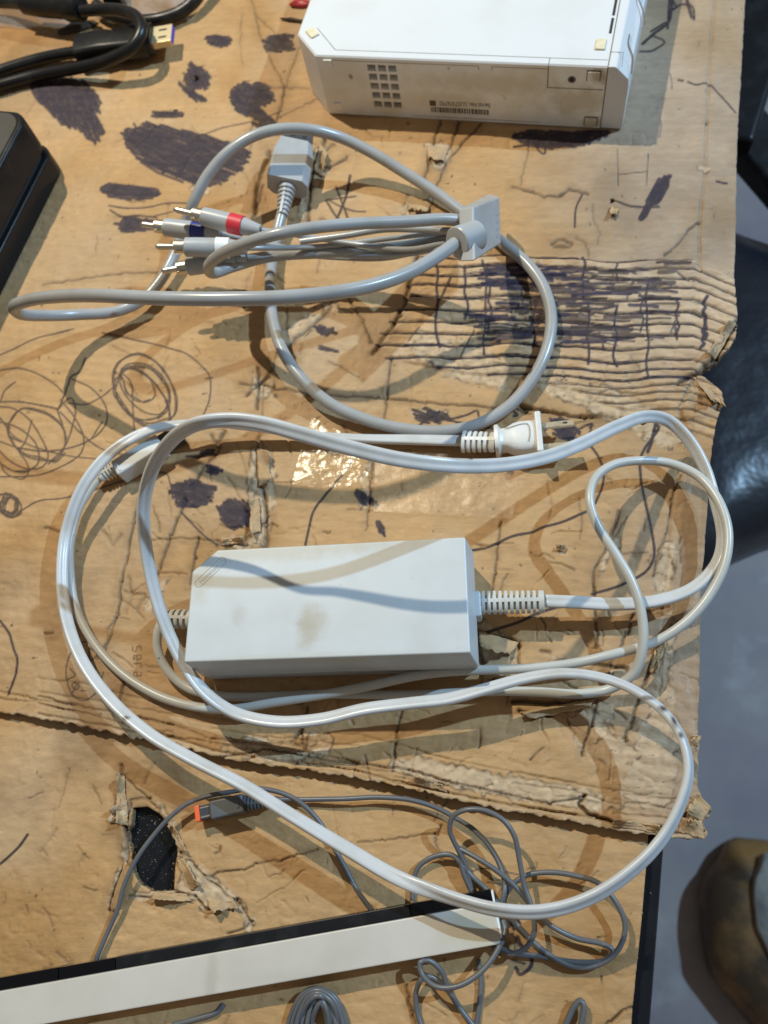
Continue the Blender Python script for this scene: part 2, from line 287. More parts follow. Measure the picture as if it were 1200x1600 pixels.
class Sheet:
    """a sheet of cardboard as a fine height field; u,v are the photograph-plane coordinates its marks were measured in"""
    def __init__(s, xs, ys, z0):
        s.xs, s.ys, s.z0 = xs, ys, z0; s.u, s.v = np.meshgrid(xs, ys)
        d0 = (s.u-600)/FPX; d1 = -(s.v-800)/FPX
        D = [RC[i, 0]*d0+RC[i, 1]*d1-RC[i, 2] for i in range(3)]; t = (z0-CAMH)/D[2]
        s.X = D[0]*t; s.Y = D[1]*t; s.h = np.zeros_like(s.X); s.ink = np.zeros_like(s.X); s.inkc = np.zeros_like(s.X); s.dirt = np.zeros_like(s.X); s.tone = np.zeros_like(s.X); s.torn = np.zeros_like(s.X); s.grime = np.zeros_like(s.X)
    def dist(s, pts, R):
        """yield (slices, distance) of polyline within R"""
        pts = np.asarray(pts, float)
        x0, x1 = pts[:, 0].min()-R, pts[:, 0].max()+R; y0, y1 = pts[:, 1].min()-R, pts[:, 1].max()+R
        i0, i1 = np.searchsorted(s.ys, [y0, y1]); j0, j1 = np.searchsorted(s.xs, [x0, x1])
        if i1 <= i0 or j1 <= j0: return None
        D = np.full((i1-i0, j1-j0), 1e9); 
        for a, b in zip(pts[:-1], pts[1:]):
            ia, ib = np.searchsorted(s.ys, [min(a[1], b[1])-R, max(a[1], b[1])+R]); ja, jb = np.searchsorted(s.xs, [min(a[0], b[0])-R, max(a[0], b[0])+R])
            if ib <= ia or jb <= ja: continue
            U = s.u[ia:ib, ja:jb]; V = s.v[ia:ib, ja:jb]; d = b-a; L = max(1e-9, d@d)
            t = np.clip(((U-a[0])*d[0]+(V-a[1])*d[1])/L, 0, 1); q = np.hypot(U-a[0]-t*d[0], V-a[1]-t*d[1])
            sl = (slice(ia-i0, ib-i0), slice(ja-j0, jb-j0)); D[sl] = np.minimum(D[sl], q)
        return (slice(i0, i1), slice(j0, j1)), D
    def pen(s, pts, w=3., a=1., smooth=True, c=0.):
        if smooth: pts = cat2(pts)
        r = s.dist(pts, w+3)
        if r is None: return
        sl, D = r; m = np.clip((w/2+.9-D)/1.5, 0, 1)*a; mm = m > s.ink[sl]
        s.ink[sl] = np.where(mm, m, s.ink[sl]); s.inkc[sl] = np.where(mm & (m > .1), c, s.inkc[sl])
    def crease(s, pts, w=3., d=.0008, dirt=.6, lip=.3, jag=1.5, smooth=False):
        p = np.asarray(pts, float); q = [p[0]]
        for a_, b_ in zip(p[:-1], p[1:]):
            n_ = max(1, int(np.hypot(*(b_-a_))/6)); t_ = np.sort(rng.random(n_)) if n_ > 1 else np.array([]); q += [a_+(b_-a_)*t for t in t_]+[b_]
        p = np.array(q); p = p+rng.normal(0, jag*.65, p.shape); w = w*.84; r = s.dist(p, w*4+4)
        if r is None: return
        sl, D = r; s.h[sl] += (-d*np.exp(-(D/(w*.8))**2)+.22*lip*d*np.exp(-((D-2.4*w)/(2.0*w))**2))*(.5+vnoise(s.u[sl], s.v[sl], .07, 19)); s.grime[sl] = np.maximum(s.grime[sl], dirt*np.exp(-(D/(w*5))**2)*vnoise(s.u[sl], s.v[sl], .05, 21))
        s.dirt[sl] = np.maximum(s.dirt[sl], min(1, dirt*1.15)*np.exp(-(D/(w*.8))**2)*(.55+.45*vnoise(s.u[sl], s.v[sl], .09, 17)))
    def hatch(s, poly, ang, sp=3.2, w=3.4, c=0., over=4, a=.93):
        sp = sp*.72; w = w*1.12
        p = np.asarray(poly, float); ca, sa = math.cos(ang), math.sin(ang)
        x0, y0 = p.min(0)-4; x1, y1 = p.max(0)+4; i0, i1 = np.searchsorted(s.ys, [y0, y1]); j0, j1 = np.searchsorted(s.xs, [x0, x1])
        if min(x1-x0, y1-y0) > 14 and a > .9 and i1 > i0 and j1 > j0:
            sl = (slice(i0, i1), slice(j0, j1)); Uu, Vv = s.u[sl], s.v[sl]; al = Uu*ca+Vv*sa; ac = -Uu*sa+Vv*ca
            cq = p.mean(0); I = inpoly(cq[0]+(Uu-cq[0])*1.10+(vnoise(al, ac, .16, 7)-.5)*9, cq[1]+(Vv-cq[1])*1.10+(vnoise(al, ac, .3, 9)-.5)*8, p); gap = (vnoise(al*.14, ac, .42, int(x0)) > .78)|(vnoise(al*.3, ac*1.0, .30, int(y0)+3) > .84)
            m = np.where(I & ~gap, np.clip(a+.04, 0, 1)*(.86+.14*np.clip(vnoise(al*.2, ac, .5, 3)*2, 0, 1)), 0); mm = m > s.ink[sl]; s.ink[sl] = np.where(mm, m, s.ink[sl]); s.inkc[sl] = np.where(mm, c, s.inkc[sl])
        Rm = np.array([[ca, sa], [-sa, ca]]); q = p@Rm.T
        y = q[:, 1].min()+1; k = 0; zz = []; over = over*1.25
        while y < q[:, 1].max():
            xs = []
            for i in range(len(q)):
                x0, y0 = q[i]; x1, y1 = q[(i+1) % len(q)]
                if (y0-y)*(y1-y) < 0: xs.append(x0+(x1-x0)*(y-y0)/(y1-y0))
            if len(xs) >= 2:
                a0, b0 = min(xs)-rng.uniform(-1, over), max(xs)+rng.uniform(-1, over); e = [(a0, y+rng.normal(0, .8)), (b0, y+rng.normal(0, .8))]
                if k % 2: e = e[::-1]
                zz += e; k += 1
            y += sp*(rng.uniform(.6, 1.25) if rng.random() > .07 else 2.0)
        if len(zz) > 1:
            for j in range(0, len(zz)-1):
                s.pen(np.array(zz[j:j+2])@Rm, w, a*rng.uniform(.9, 1.), False, c)
    def tear(s, poly, amp=.0009, light=.5, seed=3):
        """patch where the top paper is gone: rough, paler, with ragged rim"""
        poly = np.asarray(poly, float); cl = np.vstack([poly, poly[:1]]); x0, y0 = poly.min(0)-8; x1, y1 = poly.max(0)+8
        i0, i1 = np.searchsorted(s.ys, [y0, y1]); j0, j1 = np.searchsorted(s.xs, [x0, x1])
        if i1 <= i0 or j1 <= j0: return
        sl = (slice(i0, i1), slice(j0, j1)); U, V = s.u[sl], s.v[sl]
        wx = (vnoise(U, V, .12, seed)-.5)*12+(vnoise(U, V, .35, seed+1)-.5)*5; wy = (vnoise(U, V, .12, seed+2)-.5)*12+(vnoise(U, V, .35, seed+3)-.5)*5
        I = inpoly(U+wx, V+wy, poly).astype(float)
        K = I.copy()
        for _ in range(2): K[1:-1, 1:-1] = (K[1:-1, 1:-1]*2+K[:-2, 1:-1]+K[2:, 1:-1]+K[1:-1, :-2]+K[1:-1, 2:])/6
        X0, Y0 = s.X[sl], s.Y[sl]; ga = nrm(P(1100, 470)-P(620, 452)); X = (ga[0]*X0+ga[1]*Y0)*.45; Y = -ga[1]*X0+ga[0]*Y0; nn = fbm(X+.002*vnoise(X, Y, 300, seed+6), Y, 62, seed+5, 4)*6.5; lay = np.floor(nn); fr = nn-lay; rg = fbm(X, Y, 120, seed+7, 3, True)
        s.h[sl] += K*((lay-3.2)*amp*.45+amp*.35*(rg-.6)); s.torn[sl] = np.maximum(s.torn[sl], K*light); edge = np.clip(K*(1-K)*4, 0, 1)
        s.tone[sl] += K*(.10*((lay % 2)-.4)+.16*(vnoise(X, Y, 90, seed+8)-.5))
        s.dirt[sl] = np.maximum(s.dirt[sl], edge*.75*np.clip(vnoise(U, V, .12, seed+9)*1.8-.5, 0, 1)); s.dirt[sl] = np.maximum(s.dirt[sl], K*np.clip(1-fr/.07, 0, 1)*.75*np.clip(vnoise(U, V, .1, seed+12)*2-.5, 0, 1))
    def build(s, name, outline, holes, thick, label, cat, base):
        keepv = inpoly(s.u, s.v, outline)
        for h in holes: keepv &= ~inpoly(s.u, s.v, h)
        kq = keepv[:-1, :-1] & keepv[1:, :-1] & keepv[:-1, 1:] & keepv[1:, 1:]
        n, m = s.X.shape; idx = np.arange(n*m).reshape(n, m)
        Q = np.stack([idx[1:, :-1][kq], idx[1:, 1:][kq], idx[:-1, 1:][kq], idx[:-1, :-1][kq]], 1)
        # boundary edges
        E = np.concatenate([Q[:, [0, 1]], Q[:, [1, 2]], Q[:, [2, 3]], Q[:, [3, 0]]]); key = E.min(1)*np.int64(n*m)+E.max(1)
        _, inv, cnt = np.unique(key, return_inverse=True, return_counts=True); B = E[cnt[inv] == 1]
        bs = np.unique(B); bu, bvv = s.u.ravel()[bs].copy(), s.v.ravel()[bs].copy(); best = np.full(len(bs), 1e9); nu, nv = bu.copy(), bvv.copy()
        for poly_ in [outline]+list(holes):
            for (x0, y0), (x1, y1) in zip(poly_, list(poly_[1:])+[poly_[0]]):
                near = np.where((bu > min(x0, x1)-5) & (bu < max(x0, x1)+5) & (bvv > min(y0, y1)-5) & (bvv < max(y0, y1)+5))[0]
                if len(near) == 0: continue
                dx, dy = x1-x0, y1-y0; t = np.clip(((bu[near]-x0)*dx+(bvv[near]-y0)*dy)/max(1e-9, dx*dx+dy*dy), 0, 1); px_, py_ = x0+t*dx, y0+t*dy; dd = np.hypot(px_-bu[near], py_-bvv[near])
                m_ = dd < best[near]; k_ = near[m_]; best[k_] = dd[m_]; nu[k_] = px_[m_]; nv[k_] = py_[m_]
        mv = best < 4.0; bi = bs[mv]; d0 = (nu[mv]-600)/FPX; d1 = -(nv[mv]-800)/FPX; D = [RC[i, 0]*d0+RC[i, 1]*d1-RC[i, 2] for i in range(3)]; t = (s.z0-CAMH)/D[2]
        s.X.ravel()[bi] = D[0]*t; s.Y.ravel()[bi] = D[1]*t
        used = np.unique(Q); remap = -np.ones(n*m, int); remap[used] = np.arange(len(used))
        V = np.stack([s.X.ravel()[used], s.Y.ravel()[used], (s.z0+s.h).ravel()[used]], 1)
        # albedo
        k = base(s).reshape(-1, 3)[used]
        bv = np.unique(B); nb = len(bv); bm = -np.ones(n*m, int)
        rings = 3; Vs = [V]; Cs = [k]; allQ = [remap[Q]]
        prev = remap[bv]; start = len(used)
        lo = remap
        pm = remap.copy()
        for r in range(1, rings+1):
            W2 = V[remap[bv]].copy(); W2[:, 2] = W2[:, 2]-thick*r/rings; 
            W2[:, :2] += rng.normal(0, .00022, (nb, 2)); Vs.append(W2)
            c = k[remap[bv]]*(.62 if r != 2 else .42); c[:] = np.array([.34, .23, .12])*(1. if r != 2 else .6)*rng.uniform(.7, 1.1, (nb, 1)); Cs.append(c)
            nm = -np.ones(n*m, int); nm[bv] = start+(r-1)*nb+np.arange(nb)
            allQ.append(np.stack([pm[B[:, 1]], pm[B[:, 0]], nm[B[:, 0]], nm[B[:, 1]]], 1)); pm = nm
        V = np.vstack(Vs); C = np.vstack(Cs); Q = np.vstack(allQ).astype(np.int32)
        me = bpy.data.meshes.new(name); me.vertices.add(len(V)); me.vertices.foreach_set('co', V.astype(np.float32).ravel())
        me.loops.add(Q.size); me.loops.foreach_set('vertex_index', Q.ravel()); me.polygons.add(len(Q)); me.polygons.foreach_set('loop_start', np.arange(0, Q.size, 4, dtype=np.int32))
        me.update(calc_edges=True); me.polygons.foreach_set('use_smooth', np.ones(len(Q), bool))
        a = me.attributes.new('paper', 'FLOAT_COLOR', 'POINT'); a.data.foreach_set('color', np.hstack([C, np.ones((len(C), 1))]).astype(np.float32).ravel())
        me.materials.append(M['card']); me.validate(); o = bpy.data.objects.new(name, me); COL.objects.link(o); tagtop(o, label, cat); return o
INKA = np.array([.031, .020, .023]); INKB = np.array([.016, .013, .042])
def S_(x, a, b):
    t = np.clip((x-a)/(b-a), 0, 1); return t*t*(3-2*t)
def paper(s):
    X, Y = s.X, s.Y; gy = np.clip((S_(s.u, 760, 1010)*S_(-s.v, -720, -420)*.9+.55*S_(s.u, 900, 1060)*S_(s.v, 600, 900)*(s.z0 > -.001)), 0, 1)[..., None]; b = np.array([.462, .276, .123])*(1-gy)+np.array([.37, .28, .20])*gy
    t = .84+.30*fbm(X, Y, 9, 41, 4)+.20*(fbm(X, Y, 55, 51, 3)-.5)+.12*(fbm(X*.5, Y*1.6, 190, 53, 3)-.5)
    c = b*t[..., None]
    st = np.clip((fbm(X, Y, 16, 61, 4)-.53)*4, 0, 1)[..., None]; c = c*(1-st*np.array([.12, .19, .32]))      # tea-coloured stains
    gp = np.clip((fbm(X, Y, 12, 71, 3)-.52)*4, 0, 1)[..., None]; c = c*(1-gp*.55)+gp*.55*np.array([.47, .34, .215])  # scuffed greyer paper
    gr = np.clip(.75*s.grime+np.clip((fbm(X, Y, 20, 85, 4)-.54)*3.6, 0, .65)*np.clip((vnoise(X, Y, 6, 87)-.25)*2, 0, 1), 0, .75)[..., None]; c = c*(1-gr*np.array([.42, .46, .50]))
    tn = s.tone[..., None]; c = c*(1+tn)
    k = s.torn[..., None]; c = c*(1-k)+k*np.array([.50, .37, .235])*(.75+.5*vnoise(X, Y, 500, 8))[..., None]
    sp = np.clip((vnoise(X, Y, 330, 81)-.952)*26, 0, 1)[..., None]*np.clip((vnoise(X, Y, 14, 83)-.3)*3, 0, 1)[..., None]; c = c*(1-.75*sp)
    d = np.clip(s.dirt, 0, 1)[..., None]; c = c*(1-d)+d*np.array([.045, .028, .017])
    i = np.clip(s.ink*1.06*(.96+.04*vnoise(X, Y, 700, 5)), 0, .985)[..., None]; ic = s.inkc[..., None]
    return np.clip(c*(1-i)+i*(INKA*(1-ic)+INKB*ic), .004, .9)
# ------------------------------------------------------------------ setting: floor, table
def sheetplane(name, pts, mat_): 
    o = mobj(name, pts, [tuple(range(len(pts)))], mat_, None, False); return o
fl = sheetplane('floor', [(-3, -3, -.76), (4, -3, -.76), (4, 5, -.76), (-3, 5, -.76)], M['floor']); fl['kind'] = 'structure'
ZT = -.0105      # table top; z = 0 is the upper sheet of cardboard
ZL = -.0052      # lower sheet
# table: its right rim runs along the photo's (1040,1310)-(1018,1600)
r0, r1 = P(1040, 1310, ZT), P(1018, 1600, ZT); ax = nrm(r1-r0); ax[2] = 0; inn = np.array([ax[1], -ax[0], 0]); inn = inn if inn@(P(600, 1400)-P(1000, 1400)) > 0 else -inn
tb = empty('table', r0-[0, 0, .7495], 'black lacquered table under the worn cardboard', 'table')
Ca = r0-ax*1.10; Cb = r0+ax*.50
mobj('table_top', *prism([Ca-[0,0,.028], Cb-[0,0,.028], Cb+inn*.80-[0,0,.028], Ca+inn*.80-[0,0,.028]], [Ca, Cb, Cb+inn*.80, Ca+inn*.80], .004, 3), M['table'], tb)
rim = MB(); rim.add(*box(Ca+[0,0,.0]+inn*.0005, ax*1.09, inn*.0085, np.array([0, 0, .0022]), .001, 2)); rim.add(*box(r0+ax*.0005+ax*.03, ax*.40, inn*.0085, [0, 0, .0001]))
for k, (a, b) in enumerate(((.02, .03), (1.48, .03), (.02, .72), (1.48, .72))):
    c = Ca+ax*a+inn*b; mobj('leg', *box(c-[0,0,.0285], ax*.04, inn*.04, np.array([0, 0, -.720]), .003), M['satin'], tb)

# ------------------------------------------------------------------ cardboard sheets
def axis(lo, hi, step, farlo, farhi):
    a = np.arange(lo, hi+step, step); l = []; x = lo; d = step
    while x > farlo: d *= 1.35; x -= d; l.append(x)
    r = []; x = a[-1]; d = step
    while x < farhi: d *= 1.35; x += d; r.append(x)
    return np.concatenate([l[::-1], a, r])
def ell(cx, cy, a, b, ang, turns, jit=.06, seed=1):
    g = np.random.default_rng(seed); n = int(turns*12); o = []
    for i in range(n):
        t = 2*math.pi*i/12; r = 1+g.normal(0, jit); x = a*r*math.cos(t); y = b*r*math.sin(t); o.append((cx+x*math.cos(ang)-y*math.sin(ang), cy+x*math.sin(ang)+y*math.cos(ang)))
    return o
def groundwork(S, amp=1.):
    X, Y = S.X, S.Y
    g = nrm(P(1100, 470)-P(620, 452)); across = -g[1]*X+g[0]*Y
    wv = np.sin(2*math.pi*(across+.0008*(vnoise(X, Y, 40, 3)))/.0068); fw = .2+vnoise(X, Y, 16, 12)+2.6*np.exp(-((S.u-1020)/75.)**2)*np.exp(-((S.v-1190)/110.)**2)*(S.z0 > -.001)
    S.h += .00009*amp*wv*fw
    S.tone += .026*wv*np.minimum(fw, 1.6)
    S.h += amp*.0016*(fbm(X, Y, 11, 21, 3)-.5)+amp*.00100*(fbm(X, Y, 55, 22, 3)-.5)+amp*.00052*(fbm(X, Y, 210, 24, 3)-.5)-amp*.0006*np.clip(fbm(X, Y, 120, 26, 3, True)-.70, 0, 1)*3*np.clip((vnoise(X, Y, 11, 28)-.25)*2, 0, 1)
    rdg = fbm(X, Y, 26, 31, 3, True); w = np.clip((fbm(X, Y, 8, 33, 2)-.42)*3, 0, 1)
    S.h += amp*.0011*w*np.clip(rdg-.72, 0, 1)*3
    rd2 = fbm(X, Y, 75, 35, 3, True); S.h -= amp*.0006*w*np.clip(rd2-.74, 0, 1)*4
    # pocks and dents
    for _ in range(90):
        u, v = rng.uniform(0, 1150), rng.uniform(0, 1600); r = rng.uniform(1.5, 4.5); an = rng.uniform(0, 3.1); L = rng.uniform(1, 9)
        S.crease([(u, v), (u+L*math.cos(an)/2, v+L*math.sin(an)/2), (u+L*math.cos(an), v+L*math.sin(an))], r*.6, rng.uniform(.0002, .0007), rng.choice([.0, .15, .45, .6]), .5, .8)

xs = axis(-24, 1172, 1.8, -900, 1171); ys = axis(-24, 1318, 1.8, -420, 1317)
U = Sheet(xs, ys, 0.)
groundwork(U)
g = rng
# --- crushed accordion folds (right centre)
slc = (slice(*np.searchsorted(ys, [385, 720])), slice(*np.searchsorted(xs, [560, 1172])))
u, v = U.u[slc], U.v[slc]
def bend(x): return np.where(x > 1083, (x-1083)*.42, 0)+.018*(x-850)+3*np.sin(x/47.)+1.5*np.sin(x/19.+1)
vv = v-bend(u)
KY = [404, 419, 434, 448, 467, 487, 506, 524, 543, 562, 577, 590, 602, 613, 625, 640, 655, 672]
left = np.array([648, 643, 640, 634, 628, 620, 606, 592, 584, 600, 680, 760, 850, 900, 930, 1000, 1040, 1060.])
def across_(X, Y):
    g_ = nrm(P(1100, 470)-P(620, 452)); return g_[0]*X+g_[1]*Y, -g_[1]*X+g_[0]*Y
hh = np.zeros_like(u); dk = np.zeros_like(u); env = np.clip((u-np.interp(vv, KY, left)+8*(vnoise(u, v, .05, 4)-.5)*2)/12, 0, 1)*np.clip((vv-402)/6, 0, 1)*np.clip((676-vv)/10, 0, 1)
wob = 3.0*(vnoise(u, v*.4, .018, 91)-.5)+1.6*(vnoise(u, v, .09, 93)-.5)
vw = vv+wob
for a, b in zip(KY[:-1], KY[1:]):
    q = np.clip((vw-a)/(b-a), 0, 1); s_ = (vw > a) & (vw <= b); am = .0015 if a < 560 else .0010
    hh = np.where(s_, am*(np.clip(np.minimum(q/.22, (1-q)/.16), 0, 1)**.8+.35*(.5-q)), hh); e = np.minimum(vw-a, b-vw); brk = np.clip(vnoise(u, v*.3, .03, int(a))*2.6-.35, 0, 1)
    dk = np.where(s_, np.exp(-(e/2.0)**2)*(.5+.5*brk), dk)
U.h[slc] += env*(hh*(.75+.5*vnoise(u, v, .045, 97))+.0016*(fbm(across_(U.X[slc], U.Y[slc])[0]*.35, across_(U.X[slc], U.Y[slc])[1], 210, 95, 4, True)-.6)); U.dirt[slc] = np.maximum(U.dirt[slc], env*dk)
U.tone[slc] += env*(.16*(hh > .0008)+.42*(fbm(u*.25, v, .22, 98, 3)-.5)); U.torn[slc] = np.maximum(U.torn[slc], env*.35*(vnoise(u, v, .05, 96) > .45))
# near-black line along every fold crease, then ink strokes over the folds
for k, ky in enumerate(KY[:12]):
    xx = np.arange(left[k]+2, 1088, 9.); cu = [(t, ky+float(bend(np.array(t)))-3.0*(float(vnoise(np.array(t), np.array(ky*.4), .018, 91))-.5)-1.6*(float(vnoise(np.array(t), np.array(float(ky)), .09, 93))-.5)) for t in xx]
    U.pen(cu, g.uniform(1.8, 2.6), .93, False, .1)
    for _ in range(5):
        q = g.integers(0, max(1, len(cu)-8)); U.pen(cu[q:q+g.integers(4, 12)], g.uniform(3, 5.2), .95, True, g.choice([0, .3]))
U.crease([(650, 400), (645, 425), (634, 470), (618, 505), (600, 530), (582, 552)], 4.2, .0022, .97)
for k, ky in enumerate(KY[:11]):
    x = left[k]+4
    while x < 1090:
        L = g.uniform(60, 210)
        if g.random() < .80:
            p = [(t, ky+float(bend(np.array(t)))+g.normal(0, 1.0)-5.0*(.0)) for t in np.linspace(x, min(x+L, 1095), 7)]
            U.pen(p, g.uniform(1.6, 3.8), g.uniform(.6, .95), True, g.choice([0, .8]))
        x += L+g.uniform(2, 60)
for x0, y0, y1, w in ((683, 404, 545, 4), (728, 418, 500, 4), (757, 410, 556, 3.5), (764, 420, 520, 3.5), (833, 470, 545, 4), (912, 402, 470, 4), (918, 475, 570, 4), (962, 480, 575, 4), (965, 410, 440, 3), (1003, 460, 520, 3), (1010, 440, 592, 3.5), (1057, 470, 530, 3.5), (1100, 465, 500, 5), (1098, 515, 545, 5), (1102, 500, 530, 6)):
    U.pen([(x0+g.normal(0, 2), y) for y in np.linspace(y0, y1, 7)], w, .9, True, .6)
for _ in range(210):
    x = g.normal(850, 85); k = int(g.integers(1, 8)); y = KY[k]+float(bend(np.array(x)))+g.uniform(0, 15); L = g.uniform(10, 70)
    if 700 < x < 1030: U.pen([(x, y), (x+L/2, y+g.normal(0, 1.2)), (x+L, y+L*.02+g.normal(0, 1.5))], g.uniform(1.6, 6.5), g.uniform(.75, .96), True, g.choice([0, .5, .9]))
for _ in range(14):
    x = g.uniform(650, 1080); y = g.uniform(410, 520); U.pen([(x, y), (x+g.uniform(-25, 25), y+g.uniform(10, 45))], g.uniform(2, 4), .8, False, .5)
# folded lobe and dark gaps at the right of the folds
U.crease([(1150, 505), (1120, 560), (1085, 588), (1060, 600)], 5, .003, .85, .5)
U.crease([(1085, 590), (1062, 640), (1080, 700)], 4, .0012, .3)
U.crease([(800, 628), (830, 638), (880, 648), (960, 655), (1010, 662)], 3.2, .0024, .97, .2)
U.crease([(806, 634), (822, 642)], 7, .003, .98, .1)
U.crease([(1083, 600), (1086, 640), (1080, 690), (1060, 730), (1050, 800), (1040, 900), (1035, 1000), (1030, 1100)], 3, .0006, .15, .4)
# --- score folds near the right edge
for p in ([(1116, 0), (1113, 43), (1107, 127), (1102, 267), (1093, 350), (1093, 425)],): U.crease(p, 3.5, .0012, .12, .25, .6)
r = slice(*np.searchsorted(ys, [-420, 440])); fx = np.interp(U.v[r], [-420, 0, 430], [1160, 1116, 1093]); U.h[r] -= np.clip(U.u[r]-fx, 0, 60)*.000020
# --- cracks and creases traced from the photograph
CR = [([(690, 190), (680, 215), (670, 247), (667, 268), (660, 300)], 2, .0009, .8), ([(717, 190), (706, 225), (697, 240)], 1.8, .0008, .75), ([(752, 192), (722, 225), (693, 262), (680, 300), (672, 320)], 1.8, .0009, .75),
 ([(445, 135), (425, 137), (405, 138)], 1.6, .0006, .5), ([(445, 135), (487, 137)], 1.6, .0006, .5), ([(445, 135), (440, 165), (430, 195)], 2, .0008, .7), ([(445, 135), (425, 100), (404, 50), (398, 20)], 1.6, .0006, .5), ([(445, 135), (460, 95), (470, 70)], 1.6, .0006, .45), ([(430, 185), (460, 170), (495, 155)], 1.4, .0004, .6),
 ([(420, 235), (408, 270), (400, 305), (398, 335)], 3.2, .0018, .9), ([(412, 290), (395, 340), (385, 352)], 2.4, .001, .7), ([(508, 212), (500, 235), (490, 258), (482, 300), (480, 345)], 3, .0016, .9), ([(490, 260), (515, 262), (542, 245)], 2.2, .001, .8), ([(500, 245), (520, 225)], 2, .001, .7),
 ([(540, 453), (552, 480), (566, 500), (581, 535)], 1.8, .0008, .65), ([(517, 480), (490, 508), (465, 528), (450, 540)], 3.4, .0008, .7), ([(450, 545), (460, 560)], 3, .0007, .8),
 ([(610, 560), (606, 600), (602, 640), (599, 662)], 2, .001, .85), ([(490, 617), (540, 619), (603, 623), (690, 632), (767, 637), (800, 640)], 1.7, .0008, .85), ([(440, 450), (447, 480), (446, 520)], 2, .0006, .35),
 ([(375, 600), (403, 602), (430, 606), (490, 617)], 2, .001, .8), ([(403, 575), (404, 602), (402, 640)], 3, .0012, .8), ([(385, 620), (403, 604), (420, 590)], 2.6, .0012, .85), ([(420, 560), (428, 575), (408, 600)], 2, .0008, .7), ([(440, 545), (425, 570), (412, 600), (410, 640), (405, 690)], 1.6, .0006, .5),
 ([(403, 690), (402, 720), (403, 745), (412, 775), (416, 800), (415, 835), (413, 862)], 3.2, .0016, .85), ([(330, 680), (345, 700), (320, 730), (300, 762)], 3, .0006, .75), ([(350, 675), (340, 700)], 4, .0008, .7),
 ([(288, 780), (283, 800), (265, 840), (250, 887), (240, 912)], 2.2, .0012, .85), ([(215, 780), (203, 843), (190, 910), (183, 960), (175, 985), (163, 1015)], 2, .0010, .70), ([(195, 1060), (190, 1085), (184, 1105)], 2, .001, .75), ([(310, 840), (305, 870), (297, 912)], 1.8, .001, .8), ([(220, 846), (260, 842), (300, 842), (340, 845)], 1.4, .0007, .55), ([(250, 895), (295, 898)], 1.4, .0006, .5),
 ([(340, 845), (352, 852), (360, 855)], 2, .001, .6), ([(352, 858), (370, 848), (383, 852)], 3, .0012, .65), ([(385, 800), (388, 825), (382, 850)], 3.5, .0013, .55), ([(575, 780), (574, 800), (572, 830)], 1.6, .0007, .5), ([(583, 690), (580, 740), (575, 800)], 2.0, .0009, .65),
 ([(800, 290), (833, 300), (850, 306), (880, 305)], 1.8, .0009, .75), ([(875, 305), (890, 296), (920, 302)], 2.2, .001, .75), ([(1093, 347), (1078, 358), (1062, 378), (1040, 400)], 1.8, .001, .7), ([(862, 380), (875, 374), (893, 378), (890, 384), (866, 386)], 2.4, .001, .65), ([(830, 155+55), (820, 260), (812, 290)], 1.4, .0005, .5), ([(900, 370), (915, 378), (920, 400)], 2, .0008, .4), ([(925, 320), (928, 345), (938, 362), (934, 380)], 2, .0006, .35),
 ([(967, 800), (953, 843), (940, 870), (927, 893), (930, 935), (933, 1013)], 2.2, .001, .8), ([(1062, 745), (1050, 780), (1043, 830), (1027, 870), (1022, 900)], 2, .0009, .6), ([(990, 960), (978, 990), (970, 1012)], 2.4, .0012, .8), ([(1032, 1005), (1020, 1035), (1010, 1062), (1000, 1085), (990, 1120), (975, 1158)], 2.8, .0014, .85), ([(933, 1095), (925, 1130), (910, 1180)], 2, .001, .75), ([(880, 1065), (900, 1075), (912, 1080)], 1.6, .0008, .7),
 ([(627, 1110), (622, 1135), (617, 1165), (613, 1205)], 2, .001, .8), ([(783, 815), (778, 850), (774, 890), (770, 920)], 1.8, .001, .7), ([(748, 1005), (752, 1025), (760, 1045), (770, 1060)], 3.5, .0018, .9), ([(745, 985), (765, 992), (795, 997), (812, 1012)], 3, .0015, .85), ([(800, 1095), (840, 1097), (880, 1099), (925, 1095)], 4, .002, .9), ([(812, 1112), (835, 1118), (858, 1116)], 3.4, .0016, .85), ([(860, 1020), (845, 1015)], 3, .0012, .6), ([(870, 1035), (905, 1040), (940, 1038), (978, 1045)], 3.4, .0016, .8),
 ([(480, 1105), (478, 1120), (470, 1140), (462, 1155)], 3, .0012, .75), ([(750, 1140), (748, 1170)], 1.6, .0008, .6), ([(470, 1145), (480, 1180), (462, 1195)], 2, .001, .7), ([(1010, 780), (1006, 830)], 1.4, .0004, .3), ([(905, 780), (910, 820), (905, 845)], 1.6, .0005, .4),
 ([(390, 1100), (430, 1090), (470, 1098)], 2.2, .0012, .7), ([(60, 150), (40, 180)], 1.2, .0003, .2), ([(378, 20), (375, 60), (378, 100)], 1.2, .0004, .4), ([(392, 0), (402, 25), (440, 60)], 1.2, .0005, .45), ([(66, 100+345), (150, 432), (190, 428), (245, 425)], 1.5, .0005, .65), ([(0, 760), (30, 700)], 1.2, .0003, .1), ([(70, 825), (90, 830)], 2, .0012, .6), ([(70, 990), (82, 990)], 2, .0012, .6),
 ([(200, 900), (205, 930), (195, 960)], 3, .0006, .25), ([(160, 830), (175, 850), (190, 835)], 3, .0006, .3), ([(195, 925), (225, 930), (215, 950)], 2.6, .0008, .35), ([(960, 1110), (978, 1122)], 2, .0009, .7)]
for p, w, d, dt in CR: U.crease(p, w*1.3, d*1.15, min(1, dt*1.15))
